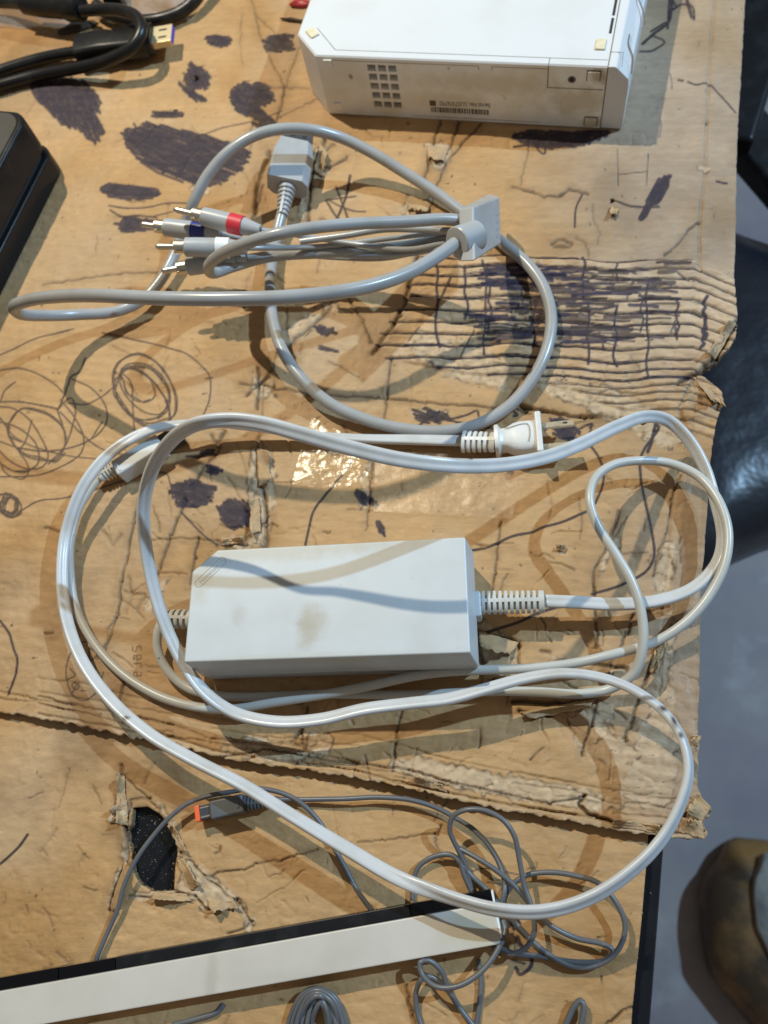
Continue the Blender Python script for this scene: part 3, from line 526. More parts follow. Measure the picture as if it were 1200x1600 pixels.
# many faint random wrinkles where the board is worn
for _ in range(330):
    x, y = g.uniform(150, 1080), g.uniform(180, 1200)
    if x > 620 and y < 560 and x < 1150: continue
    an = g.choice([.05, .1, 1.45, 1.7, .7, 2.4])+g.normal(0, .2); L = g.uniform(8, 60); n = 4
    U.crease([(x+L*t*math.cos(an)+g.normal(0, 2), y+L*t*math.sin(an)+g.normal(0, 2)) for t in np.linspace(0, 1, n)], g.uniform(1.0, 2.4), g.uniform(.0003, .0011), g.choice([0, .1, .3, .55]), .5, 1)
for p, sd in (([(668, 222), (700, 228), (708, 245), (690, 268), (672, 262)], 11), ([(640, 305), (678, 312), (672, 335), (645, 345), (620, 332)], 12), ([(496, 225), (508, 235), (502, 260), (512, 275), (488, 300), (484, 262)], 13), ([(468, 300), (484, 310), (480, 345), (466, 350)], 14), ([(640, 640), (700, 640), (690, 655), (650, 655)], 15),
    ([(660, 520), (760, 548), (800, 580), (790, 610), (700, 590), (640, 552)], 16), ([(830, 590), (960, 610), (1040, 650), (1070, 690), (1040, 700), (960, 660), (850, 612)], 17), ([(750, 965), (800, 1000), (810, 1040), (765, 1060), (745, 1030)], 18), ([(395, 690), (412, 690), (418, 760), (408, 830), (396, 780)], 19),
    ([(1035, 850), (1062, 840), (1050, 905), (1040, 940), (1022, 925)], 20), ([(1010, 960), (1045, 975), (1030, 1060), (1012, 1120), (985, 1180), (970, 1240), (1000, 1262), (1050, 1255), (1060, 1150), (1050, 1060), (1055, 980)], -21), ([(600, 1195), (640, 1180), (760, 1205), (900, 1230), (990, 1262), (900, 1262), (760, 1240), (640, 1215)], 22), ([(345, 1150), (460, 1160), (500, 1185), (430, 1192), (350, 1175)], 23),
    ([(880, 1100), (930, 1110), (1000, 1180), (960, 1200), (905, 1170)], -24), ([(300, 255+30), (330, 290), (325, 300), (300, 300)], 25), ([(955, 320), (965, 324), (962, 334), (952, 332)], 26), ([(312, 117), (330, 112), (333, 125), (318, 127)], 27), ([(870, 855), (882, 853), (884, 862), (872, 864)], 28), ([(375, 845), (395, 835), (392, 858), (360, 858)], 29), ([(1092, 255), (1108, 262), (1106, 272), (1094, 268)], 30), ([(390, 700), (425, 695), (430, 760), (418, 860), (395, 850), (385, 760)], 41), ([(340, 845), (400, 830), (408, 850), (370, 862)], 42), ([(395, 590), (430, 596), (425, 620), (395, 625)], 43), ([(585, 690), (570, 800), (560, 800), (574, 690)], 44), ([(430, 520), (520, 470), (528, 480), (450, 545)], 45), ([(930, 1090), (960, 1100), (950, 1150), (920, 1160)], 46), ([(860, 1028), (985, 1040), (980, 1050), (870, 1046)], 47), ([(480, 1145), (520, 1150), (510, 1185), (475, 1180)], 48), ([(250, 905), (262, 906), (240, 960), (228, 950)], 49), ([(945, 855), (965, 830), (970, 850), (935, 900)], 50)):
    U.tear(p, .0010 if sd > 0 else .0004, .75 if sd > 0 else .45, abs(sd))
# layered wrinkles parallel to the front edge
FE = [(-60, 1108), (0, 1113), (60, 1122), (130, 1135), (200, 1150), (270, 1162), (330, 1181), (400, 1193), (470, 1202), (560, 1216), (617, 1228), (700, 1247), (800, 1268), (900, 1284), (960, 1296), (1013, 1304), (1050, 1309), (1101, 1311)]
fe = np.array(FE)
for off, w, d, dt in ((10, 2.0, .0012, .5), (19, 1.8, .0009, .35), (30, 2.2, .001, .4), (44, 2, .0007, .25), (62, 2, .0006, .2)):
    for a in range(0, len(FE)-3, 2):
        if g.random() < .8: U.crease([(x, y-off+g.normal(0, 3)) for x, y in FE[a:a+4]], w, d, dt*g.uniform(.3, 1), .4, 1.2)
U.crease([(345, 1183), (420, 1170), (520, 1190), (640, 1203), (700, 1222), (860, 1256), (915, 1243)], 2.4, .0014, .85)
U.crease([(915, 1243), (905, 1255), (918, 1272), (960, 1284), (1010, 1295), (1050, 1290), (1085, 1270)], 3.4, .0026, .92, .3)
U.crease([(1060, 1282), (1085, 1262), (1108, 1270)], 3, .002, .6)
r = slice(*np.searchsorted(ys, [1080, 1317])); fy = np.interp(U.u[r], fe[:, 0], fe[:, 1]); dd = fy-U.v[r]; U.h[r] += .0016*np.exp(-(dd/26)**2)*(vnoise(U.u[r], U.v[r]*.3, .02, 55)-.2); U.torn[r] = np.maximum(U.torn[r], .55*np.exp(-(dd/7)**2)*(vnoise(U.u[r], U.v[r], .05, 57) > .4))
# lifted right-hand margin, glossy brown strip
r = (slice(*np.searchsorted(ys, [700, 1317])), slice(*np.searchsorted(xs, [1020, 1172]))); U.tone[r] -= .16*np.clip((U.u[r]-np.interp(U.v[r], [700, 1050, 1280], [1070, 1040, 1038]))/6, 0, 1)
# --- marker scribbles
HT = [([(48, 132), (60, 125), (80, 130), (110, 127), (132, 130), (155, 152), (150, 180), (160, 200), (147, 217), (120, 198), (95, 190), (75, 172), (52, 148)], 1.1, 3.0), ([(190, 208), (215, 202), (235, 192), (280, 202), (320, 212), (360, 222), (388, 236), (372, 265), (332, 287), (300, 288), (260, 275), (225, 255), (205, 232)], .38, 3.4),
 ([(160, 293), (175, 287), (235, 292), (245, 300), (235, 310), (180, 310)], .1, 2.4), ([(182, 352), (205, 340), (240, 345), (236, 357), (195, 362)], .2, 2.4), ([(367, 140), (385, 132), (415, 132), (425, 150), (402, 165), (424, 186), (375, 175), (363, 158)], .5, 2.4), ([(300, 103), (312, 110), (326, 116), (322, 132), (305, 134), (288, 128)], 1.2, 2.8), ([(280, 130), (295, 138), (318, 152), (300, 153)], .7, 2.2),
 ([(237, 180), (250, 172), (275, 171), (280, 178), (260, 183)], 0, 2.2), ([(325, 60), (335, 54), (353, 55), (355, 70), (335, 71)], .1, 2.4), ([(416, 62), (430, 56), (450, 53), (452, 76), (424, 79)], .2, 2.6), ([(1010, 312), (1025, 287), (1045, 278), (1040, 300), (1027, 318)], 2.1, 2.2), ([(998, 338), (1010, 318), (1018, 322), (1004, 343)], 2.1, 2.2),
 ([(270, 762), (300, 750), (330, 760), (326, 780), (305, 796), (280, 790)], .1, 2.4), ([(345, 797), (365, 785), (395, 788), (388, 810), (366, 826), (350, 818)], .7, 2.3), ([(800, 214), (830, 205), (900, 205), (948, 203), (940, 212), (910, 224), (860, 231), (835, 229)], .12, 3), ([(405, 178), (428, 190), (440, 200), (420, 206), (400, 196)], .6, 3), ([(330, 727), (343, 733), (330, 741)], .2, 2.2),
 ([(860, 660), (880, 655), (900, 668), (895, 690), (870, 680)], .6, 5), ([(652, 645), (675, 640), (700, 648), (680, 660), (655, 658)], .4, 6), ([(560, 768), (570, 770), (566, 784), (560, 782)], .9, 2.2), ([(578, 776), (588, 786), (586, 790), (577, 784)], .9, 2.2), ([(1065, 415-5), (1030, 411), (1050, 416), (1074, 416)], .0, 2), ([(496, 513), (506, 510), (508, 522), (498, 520)], .3, 2.4), ([(510, 520), (520, 513), (521, 520)], .3, 2.2), ([(507, 541), (521, 545), (520, 549), (508, 546)], .3, 2.2), ([(300, 712), (312, 712), (308, 716), (300, 715)], 0, 2), ([(318, 708), (330, 704), (332, 710), (320, 712)], 0, 2), ([(592, 818), (598, 818), (597, 830), (593, 830)], 1, 2)]
for p, a, sp in HT: U.hatch(p, a, sp, 3.5, g.choice([0, .35]), 7, .94)
# blotched, blurred edges of the big scribbles: short ticks
for cx, cy, n in ((307, 118, 12), (100, 130, 6), (215, 205, 6)):
    for _ in range(n):
        a = g.uniform(0, 6.3); U.pen([(cx+10*math.cos(a), cy+8*math.sin(a)), (cx+g.uniform(14, 26)*math.cos(a), cy+g.uniform(10, 18)*math.sin(a))], 3, .9, False)
PN = [([(525, 292), (535, 318), (545, 345)], 3.2), ([(547, 275), (540, 310), (523, 350)], 4), ([(510, 313), (535, 310), (556, 307)], 2.6), ([(510, 314), (525, 338), (541, 352)], 3.4), ([(512, 312), (530, 322), (552, 330), (571, 331)], 2.4), ([(170, 321), (200, 325), (235, 323), (262, 317), (300, 317)], 2.2), ([(172, 328), (190, 338), (215, 337), (245, 340)], 2.8), ([(240, 338), (270, 330)], 1.8), ([(316, 210), (350, 198), (400, 187), (440, 172)], 1.6), ([(355, 226), (390, 222)], 1.6),
 ([(910, 303), (900, 325), (898, 354)], 3), ([(960, 312), (985, 322), (1010, 323), (1030, 323)], 3.4), ([(1060, 125), (1067, 126)], 3), ([(1075, 128), (1088, 132), (1106, 131), (1125, 148), (1150, 174)], 2.6), ([(1120, 282), (1128, 284), (1136, 285)], 3.4), ([(803, 229), (830, 226), (880, 228), (915, 222), (948, 206)], 4), ([(835, 225), (845, 238), (852, 238), (850, 228)], 3), ([(968, 272), (990, 270), (1012, 268)], 1.2), ([(965, 232), (966, 290)], 1.1), ([(1013, 240), (1010, 290)], 1.1),
 ([(1004, 70), (1020, 55), (1043, 37), (1048, 20), (1052, -6)], 5), ([(1000, 82), (1020, 80), (1038, 67), (1022, 58)], 3), ([(1017, 50), (1040, 36)], 3.6), ([(1043, 45), (1046, 0)], 4), ([(1050, 16), (1065, 8), (1082, 12), (1084, 32), (1074, 0)], 3), ([(1080, 30), (1072, 2)], 3), ([(1050, 0), (1056, 12), (1045, 20)], 3),
 ([(735, 860), (765, 854), (800, 838), (830, 832), (850, 823), (880, 815), (915, 800)], 4.4), ([(745, 993), (775, 983), (810, 972), (840, 958), (872, 948)], 5), ([(925, 928), (960, 918), (990, 905), (1012, 890), (1022, 868), (1020, 840), (1012, 800), (1003, 760), (1000, 722), (1008, 700), (1028, 672), (1026, 664)], 4.6), ([(915, 690), (925, 700), (935, 715), (943, 735), (941, 760), (930, 787)], 4), ([(900, 690), (915, 685), (925, 663), (900, 672)], 2.6), ([(1024, 664), (1018, 690), (1012, 706)], 6),
 ([(551, 718), (530, 748), (505, 778), (490, 800), (482, 830), (477, 852)], 4), ([(652, 666), (672, 656), (700, 655), (730, 648), (745, 642), (748, 650)], 3.4), ([(690, 655), (720, 660), (760, 668), (790, 672)], 3.8), ([(852, 672), (862, 660), (885, 658), (900, 672), (892, 682), (865, 678)], 5), ([(800, 640), (808, 648), (803, 650)], 5), ([(915, 665), (925, 663), (922, 668)], 4),
 ([(0, 970), (14, 990), (22, 1015), (27, 1030), (24, 1055), (12, 1085)], 4), ([(30, 800), (60, 783), (100, 778), (150, 765), (190, 752), (232, 737)], 2.2), ([(250, 738), (262, 742), (268, 765), (270, 780)], 2.2), ([(400, 812), (410, 818), (415, 812), (420, 806)], 2.4), ([(283, 800), (300, 818), (320, 838), (340, 852)], 3)]
for p, w in PN: U.pen(p, w*.92, .92)
# pen loops at the left
LP = [([(160, 520), (200, 528), (250, 540), (290, 553), (315, 572), (328, 590), (328, 620), (322, 640), (312, 658)], 2.2), ([(322, 592), (332, 590)], 2.4), ([(-5, 558), (30, 542), (60, 528), (110, 516)], 2), ([(115, 514), (90, 520)], 2), ([(-5, 580), (30, 576), (60, 585), (85, 600), (100, 615)], 2.2), ([(24, 597), (8, 610), (0, 628)], 2), ([(-5, 628), (30, 628), (70, 635), (92, 640)], 2.6), ([(92, 640), (100, 620), (108, 595), (112, 588), (125, 580), (134, 560)], 3), ([(112, 592), (140, 605), (160, 625), (168, 645), (165, 665), (145, 685), (110, 700), (70, 705), (30, 700), (0, 690)], 2.2),
 ([(92, 640), (110, 622), (118, 640), (112, 670), (100, 700), (75, 725)], 2.2), ([(95, 625), (115, 650), (130, 680), (128, 705), (105, 725), (60, 742), (0, 745)], 2.2), ([(95, 645), (130, 680), (160, 702), (200, 712)], 2.2), ([(-5, 635), (20, 638), (45, 655), (65, 685), (75, 712), (65, 730), (40, 732), (15, 720), (0, 705)], 2.2), ([(0, 653), (20, 680), (45, 695), (75, 705), (110, 713), (150, 717)], 2), ([(14, 683), (32, 690)], 2.2), ([(20, 684), (15, 682), (24, 697)], 2), ([(50, 657), (40, 690), (30, 705), (40, 720), (45, 735), (35, 748), (10, 740), (0, 722)], 2), ([(90, 640), (98, 665), (102, 678)], 2.4), ([(0, 655), (15, 668), (10, 672)], 2), ([(105, 630), (135, 632), (160, 620), (182, 602)], 2), ([(160, 660), (140, 690)], 2)]
for p, w in LP: U.pen(p, w, .85)
for (cx, cy, a, b, an, tn, sd) in ((226, 610, 62, 42, 1.05, 2.3, 1), (222, 615, 45, 38, .9, 2.1, 2), (215, 600, 32, 20, .9, 1.6, 4), (228, 608, 50, 30, .85, 1.2, 5), (60, 680, 48, 36, .6, 2.0, 6), (20, 700, 45, 32, .7, 1.3, 7)):
    U.pen(ell(cx, cy, a, b, an, tn, .05, sd), 2.3, .85)
U.pen([(190, 580), (192, 576), (210, 577), (235, 592), (250, 610), (262, 630), (265, 650)], 3, .9); U.pen([(190, 582), (205, 600), (208, 640), (210, 672)], 2.2, .85); U.pen([(258, 625), (265, 645), (266, 668)], 2.6, .9)
for i in range(9): U.pen(ell(13+i*.4, 790, 21-i*1.6, 16-i*.6, .5+i*.35, 1.3, .09, 30+i), 2.0, .85)
U.pen(ell(133, 1048, 29, 46, .08, 1.05, .02, 9), 2, .8)
for p in ([(110, 1045), (118, 1055), (106, 1062)], [(120, 1070), (112, 1085)], [(117, 1066), (124, 1072), (118, 1078), (113, 1070), (118, 1066)], [(140, 1012), (152, 1022), (140, 1032), (140, 1012)], [(150, 1012), (153, 1030)], [(142, 1040), (150, 1046), (143, 1052), (142, 1042)], [(150, 1062), (157, 1068), (152, 1074), (148, 1066)], [(128, 1004), (122, 1010), (128, 1016)]): U.pen(p, 2, .8)
# small turned lettering: 5 LBS
for p in ([(207, 1010), (206, 1016), (212, 1018), (213, 1010), (219, 1009), (220, 1016)], [(208, 1024), (220, 1024), (220, 1029), (214, 1031), (213, 1025), (208, 1031), (208, 1024)], [(208, 1037), (220, 1036), (220, 1043)], [(208, 1057), (208, 1050), (214, 1050), (213, 1056), (220, 1056), (220, 1050)]): U.pen(p, 1.5, .7, False)
for _ in range(110):   # stray ink specks
    x, y = g.uniform(20, 1000), g.uniform(60, 900); U.pen([(x, y), (x+g.uniform(-3, 3), y+g.uniform(-2, 2))], g.uniform(1.2, 2.8), g.uniform(.5, .9), False)
OUT = [(-900, -420), (1240, -420), (1190, -200), (1167, -60), (1165, 0), (1160, 90), (1155, 170), (1152, 250), (1151, 330), (1149, 400), (1147, 440), (1150, 480), (1152, 510), (1148, 530), (1136, 549), (1120, 565), (1102, 575), (1084, 586), (1100, 592), (1114, 602), (1127, 614), (1130, 628), (1124, 645), (1117, 668), (1112, 700), (1108, 740), (1105, 800), (1100, 870), (1096, 900), (1094, 1000), (1092, 1100), (1089, 1148), (1096, 1154), (1092, 1162), (1091, 1200), (1090, 1228), (1097, 1248), (1104, 1258), (1114, 1266), (1108, 1277), (1098, 1282), (1106, 1305), (1101, 1311)]
OUT += FE[::-1][1:]+[(-900, 1050)]
o2 = []; gg = np.random.default_rng(5)
for a, b in zip(OUT, OUT[1:]+OUT[:1]):
    L = math.dist(a, b); n = max(1, int(L/6)) if max(a[0], b[0]) > -70 and min(a[1], b[1]) > -70 else 1; am = 1.6 if a[1] > 1000 else .7
    for i in range(n): o2.append((a[0]+(b[0]-a[0])*i/n+(gg.normal(0, am*.6) if i else 0), a[1]+(b[1]-a[1])*i/n+(gg.normal(0, am) if i else 0)))
U.xs = xs
HOLEU = [[(303, 117), (309, 117), (311, 123), (305, 126), (301, 122)], [(953, 310), (960, 309), (961, 315), (955, 317)]]
U.build('cardboard_sheet', o2, HOLEU, .0042, 'large worn cardboard sheet covered in marker scribbles and crushed folds', 'cardboard', paper)
del U
# --- lower sheet
xs = axis(-24, 1034, 1.8, -900, 1033); ys = axis(1096, 1624, 1.8, 1000, 2300)
L_ = Sheet(xs, ys, ZL); groundwork(L_, .75)
for p, w, d, dt in [([(400, 1350), (440, 1345), (470, 1335), (497, 1327)], 2, .001, .7), ([(557, 1318), (600, 1313), (640, 1308), (680, 1303)], 2, .0009, .55), ([(400, 1412), (440, 1390), (478, 1358)], 1.6, .0006, .3), ([(190, 1196), (192, 1240), (193, 1275), (197, 1300), (200, 1340), (190, 1365), (180, 1390), (172, 1422)], 3.6, .0022, .72), ([(195, 1290), (205, 1250), (235, 1248)], 3, .0014, .5), ([(190, 1210), (215, 1235), (245, 1262), (262, 1285)], 2.4, .0012, .4),
    ([(107, 1200), (98, 1240), (90, 1262)], 1.4, .0004, .5), ([(240, 1190), (225, 1225)], 1.6, .0006, .4), ([(330, 1370), (350, 1362), (378, 1360), (400, 1350)], 2.2, .0012, .6), ([(280, 1340), (300, 1348), (318, 1368), (335, 1372)], 2.4, .0012, .6), ([(318, 1368), (345, 1390), (375, 1415), (395, 1448)], 2.4, .0012, .65), ([(305, 1400), (325, 1422), (350, 1415), (372, 1405)], 2.4, .0014, .7), ([(200, 1400), (240, 1404), (280, 1396), (305, 1400)], 2.4, .0014, .55), ([(355, 1460), (385, 1450), (395, 1440)], 2.4, .0014, .6), ([(60, 1330), (68, 1328), (72, 1336)], 2, .0006, .5), ([(40, 1415), (43, 1422)], 2, .0006, .6), ([(65, 1418), (75, 1430), (83, 1448)], 2.4, .0004, .4), ([(88, 1490), (100, 1497), (114, 1506)], 3, .0003, .5),
    ([(635, 1540), (640, 1570), (650, 1600)], 2.6, .0014, .75), ([(690, 1290), (680, 1310), (690, 1345)], 2.4, .001, .55), ([(1000, 1570), (975, 1580), (950, 1600), (930, 1612)], 3, .0016, .6), ([(335, 1335), (345, 1322)], 3, .0006, .8), ([(130, 1388), (150, 1392)], 2, .0006, .5), ([(700, 1200), (720, 1230), (760, 1250)], 2, .0006, .3)]: L_.crease(p, w, d, dt)
for p, sd in (([(186, 1205), (193, 1205), (194, 1260), (203, 1268), (204, 1290), (192, 1292), (184, 1282), (170, 1270), (176, 1255), (184, 1250)], 31), ([(285, 1338), (310, 1352), (335, 1372), (372, 1402), (365, 1415), (325, 1424), (300, 1402), (276, 1396), (280, 1365)], 32), ([(198, 1305), (204, 1340), (196, 1366), (180, 1398), (172, 1418), (180, 1380), (190, 1350)], 33), ([(215, 1390), (275, 1393), (290, 1402), (220, 1404), (200, 1400)], 34), ([(372, 1402), (398, 1440), (396, 1458), (380, 1452)], 35), ([(240, 1252), (262, 1272), (275, 1300), (285, 1330), (280, 1340), (268, 1300), (250, 1268)], 36)): L_.tear(p, .0013, .85, sd)
for _ in range(60):
    x, y = g.uniform(0, 1000), g.uniform(1200, 1600); an = g.uniform(0, 3.1); Ln = g.uniform(6, 40); L_.crease([(x+Ln*t*math.cos(an)+g.normal(0, 1.5), y+Ln*t*math.sin(an)+g.normal(0, 1.5)) for t in np.linspace(0, 1, 4)], g.uniform(1, 2.6), g.uniform(.0002, .0007), g.choice([0, .1, .3, .5]), .5, 1)
for p, w in (([(0, 1350), (14, 1338), (30, 1322), (43, 1304)], 4), ([(806, 1420), (812, 1448)], 5), ([(808, 1465), (812, 1475), (822, 1488)], 8), ([(816, 1478), (828, 1492)], 4), ([(831, 1495), (830, 1508), (822, 1518), (812, 1522), (806, 1512)], 6), ([(798, 1440), (803, 1452)], 5), ([(735, 1362), (760, 1357), (812, 1367)], 1.4), ([(760, 1378), (800, 1385)], 1.4), ([(765, 1373), (815, 1380)], 1.2), ([(800, 1500), (820, 1506)], 3)): L_.pen(p, w, .92)
HL = [(207, 1262), (230, 1260), (247, 1270), (263, 1290), (273, 1303), (278, 1333), (274, 1350), (273, 1367), (272, 1392), (237, 1393), (217, 1380), (207, 1363), (206, 1333), (199, 1315), (198, 1298), (205, 1288)]
LO = [(-900, 1050), (1010, 1090), (1013, 1300), (1009, 1360), (1003, 1433), (998, 1480), (992, 1540), (988, 1577), (984, 1640), (960, 1900), (930, 2300), (-900, 2300)]
L_.build('cardboard_sheet', LO, [HL], .0046, 'smoother cardboard sheet at the front with a ragged torn hole', 'cardboard', paper)
del L_
# ------------------------------------------------------------------ game console
def console():
    o0 = P(515, 178, 0); yaw = -.2359; cu, su = math.cos(yaw), math.sin(yaw)
    Uv, Nv = np.array([cu, su, 0]), np.array([-su, cu, 0])
    def w(x, y, z): return o0+Uv*x*.001+Nv*y*.001+np.array([0, 0, z*.001+.0006])
    e = empty('game_console', o0, 'white game console lying flat with vents and a worn label side', 'game console')
    D = 157
    # body behind the seam: outline with cut corners
    out = [(0, 0), (180, 0), (180, D), (0, D), (-17, D-18), (-17, 18)]
    # front label face as cells with real holes
    xsn = [0]; hx = [(33, 38.6), (39.9, 45.3), (46.6, 52)]; hz = [(7.2, 11.8), (14.2, 18.8), (21.1, 25.7), (27.9, 32.5), (34.4, 39)]
    gx = [0]+[v for p in hx for v in p]+[180]; gz = [0]+[v for p in hz for v in p]+[44]
    m = MB()
    for i in range(len(gx)-1):
        for j in range(len(gz)-1):
            x0, x1, z0, z1 = gx[i], gx[i+1], gz[j], gz[j+1]
            if (x0, x1) in hx and (z0, z1) in hz:
                c = [w(x0, 0, z0), w(x1, 0, z0), w(x1, 0, z1), w(x0, 0, z1)]; d = [p+Nv*.006 for p in c]; m.add(c+d, [(0, 1, 5, 4), (1, 2, 6, 5), (2, 3, 7, 6), (3, 0, 4, 7)])
            else: m.add([w(x0, 0, z0), w(x1, 0, z0), w(x1, 0, z1), w(x0, 0, z1)], [(0, 1, 2, 3)])
    case = MB(); n = len(out); zt = 43.2; ins = .8
    bot = [w(x, y, 0) for x, y in out]; mid = [w(x, y, zt) for x, y in out]
    cen = np.array([82, 78]); 
    def inset(x, y): return (x+(ins if x < 50 else 0)*(1 if x < 50 else -0), y+(ins if y < 50 else -ins))
    top = [w(*inset(x, y), 44) for x, y in out]
    f = []
    for i in range(n):
        j = (i+1) % n
        if i != 0: f.append((i, j, n+j, n+i))
        f.append((n+i, n+j, 2*n+j, 2*n+i))
    f.append(tuple(range(2*n, 3*n))); f.append(tuple(range(n))[::-1]); case.add(bot+mid+top, f)
    # close the tiny strip between face top (44) and mid
    b = mobj('case', case.v, case.f, M['white'], e, False)
    fm = MB(); 
    # face again, height-limited to zt
    V = np.array(m.v); hi = V[:, 2] > o0[2]+.0006+.0432; V[hi, 2] = .0006+.0432
    face = mobj('label_face', V, m.f, M['label'], e, False)
    hb = None
    for (x0, x1) in hx:
        for (z0, z1) in hz:
            c = [w(x0-.3, 5.5, z0-.3), w(x1+.3, 5.5, z0-.3), w(x1+.3, 5.5, z1+.3), w(x0-.3, 5.5, z1+.3)]
            o_ = mobj('vent_opening', c, [(0, 1, 2, 3)], M['hole'], b, False)
    # front piece, past the seam, with sloped face
    pr = [(180.5, 0), (193.6, 0), (193.6, 31), (193, 36), (185.6, 43.2), (184.6, 44), (180.5, 44)]
    A = [w(x+(0 if z < 1 else 0), 0.1, z) for x, z in pr]; B = [w(x+(4.5 if 1 < z < 40 else (2.5 if z >= 40 and x > 181 else (3 if x > 181 else 0))), D, z) for x, z in pr]
    mobj('front_panel', *prism([p for p in A], [p for p in B], .0006, 2), M['white'], e, False)
    mobj('seam', *box(w(179.9, .35, .5), Uv*.0008, Nv*.155, [0, 0, .0429]), M['groove'], e, False)
    gl = MB()   # thin panel lines
    def ln(a, b_, w_=.45, zoff=.03, up=np.array([0, 0, 1.])):
        a, b_ = w(*a), w(*b_); t = nrm(b_-a); s_ = nrm(np.cross(t, up)); L = np.linalg.norm(b_-a); gl.add(*box(a-s_*w_*.0005, t*L, s_*w_*.001, up*zoff*.001))
    ln((12, 5.4, 44), (179.6, 5.4, 44)); ln((12, 5.4, 44), (-5, 24, 44)); ln((146, .3, 44), (146, 5.4, 44)); ln((180, 12, 44.0), (187.5, 12, 44.0)); ln((187.5, 12, 44.), (188, .5, 44.), .3)
    ln((146, 0, 28), (146, 0, 43), .6, .04, -Nv); ln((146, 0, 28.2), (179, 0, 28.2), .6, .04, -Nv); ln((10, 0, 41), (104, 0, 41.), .35, .04, -Nv); ln((112, 0, 41.), (146, 0, 41.), .35, .04, -Nv)
    ln((112, 0, 38.5), (112, 0, 41), .35, .04, -Nv); ln((104, 0, 38.5), (104, 0, 41), .35, .04, -Nv); ln((58, 0, 2), (142, 0, 2), .3, .04, -Nv)
    mobj('panel_line', gl.v, gl.f, M['groove'], e, False)
    sd = nrm(w(193, 0, 36)-w(185.6, 0, 43.2)); gp = MB()
    def sl(x, y0, y1, z, wd, dn): gp.add(*box(w(x, y0, z), Nv*(y1-y0)*.001, sd*wd*.001, np.cross(sd, Nv)*-.00005*dn))
    sf = MB()
    for pts in ([(191, 34, 1), (191.3, 20, 1), (195.2, 12, 1), (195.1, 4.5, 1)],):
        pass
    q = [w(189.2, 31, 40.6), w(189.4, 23.5, 40.4), w(193.0, 17.5, 37.4), w(193.9, 9, 36.3), w(194.1, 5.5, 35.6)]
    V, F = sweep(crv(np.array(q), .001), circ(.00042, 6)); mobj('door_edge', V, F, M['groove'], e, True)
    q = [w(190.5, 70, 42.0), w(190.4, 62, 41.6), w(194.5, 54, 38.8), w(197, 45, 36.6)]
    V, F = sweep(crv(np.array(q), .001), circ(.0004, 6)); mobj('door_edge', V, F, M['groove'], e, True)
    # black slot near the front, top side
    for y0, y1 in ((27, 40), (42, 62)): mobj('slot', *box(w(177.2, y0, 44.0), Uv*.0016, Nv*(y1-y0)*.001, [0, 0, .00012]), M['hole'], e, False)
    # rubber feet
    for (x, y) in ((-4, 17), (173, 16)):
        a = -.75 if x < 0 else 0; uu = Uv*math.cos(a)+Nv*math.sin(a)*-1 if x < 0 else Uv; nn = np.cross([0, 0, 1], uu)
        mobj('foot', *box(w(x-2, y-3, 43.9), uu*.0058, nn*.0085, [0, 0, .0012], .0005, 3), M['yellowed'], e)
    for x, z in ((5, 36.6), (5, 4)):
        mobj('foot', *box(w(x, 0, z), Uv*.0056, [0, 0, .0052], -Nv*.0012, .0004, 2), M['label'], e)
    for x, z in ((169.2, 34.6), (170.4, 1.7)):
        mobj('foot_outline', *box(w(x-.6, .03, z-.6), Uv*.0084, [0, 0, .0074], -Nv*.00012, .00005, 1), M['groove'], e)
        mobj('foot', *box(w(x, 0, z), Uv*.0072, [0, 0, .0062], -Nv*.0010, .0005, 3), M['label'], e)
    V, F = lathe(w(160.2, .02, 34.5), w(160.2, -1, 34.5), [(0, .0024), (.00012, .0024), (.00013, .0016)], 20); mobj('screw_hole', V, F, M['groove'], e)
    V, F = lathe(w(160.2, -.1, 34.5), w(160.2, -1, 34.5), [(0, .0014), (.00006, .0014)], 16); mobj('screw', V, F, M['hole'], e)
    # printed serial number, upside down, and bar strip
    def text(body, size, pos, rgt, up, parent, matl, name, sx=1.):
        c = bpy.data.curves.new('t', 'FONT'); c.body = body; c.size = size; c.extrude = .00003; c.offset = size*.012
        t = bpy.data.objects.new('t', c); COL.objects.link(t); bpy.context.view_layer.update()
        me = bpy.data.meshes.new_from_object(t.evaluated_get(bpy.context.evaluated_depsgraph_get())); bpy.data.objects.remove(t)
        rgt, up = nrm(rgt), nrm(up); nn = np.cross(rgt, up); vs = [pos+rgt*v.co.x*sx+up*v.co.y+nn*v.co.z for v in me.vertices]; fs = [tuple(p.vertices) for p in me.polygons]
        bpy.data.meshes.remove(me); return mobj(name, vs, fs, matl, parent, False)
    console.text = text
    text('Serial No. LU37376792', .0046, w(110.6, -.06, 14.3), -Uv, [0, 0, -1.], face, M['print'], 'serial_text', .76)
    bx = MB(); bx.add(*box(w(71, -.04, 10.4), Uv*.0042, [0, 0, .0042], -Nv*.00005)); rr = random.Random(3); x = 71.5
    while x < 110:
        wd = rr.uniform(.35, 1.5); bx.add(*box(w(x, -.04, 5.6), Uv*wd*.001, [0, 0, .0040], -Nv*.00005)); x += wd+rr.uniform(.25, .7)
    mobj('barcode', bx.v, bx.f, M['print'], face, False)
console()
console_text = console.text
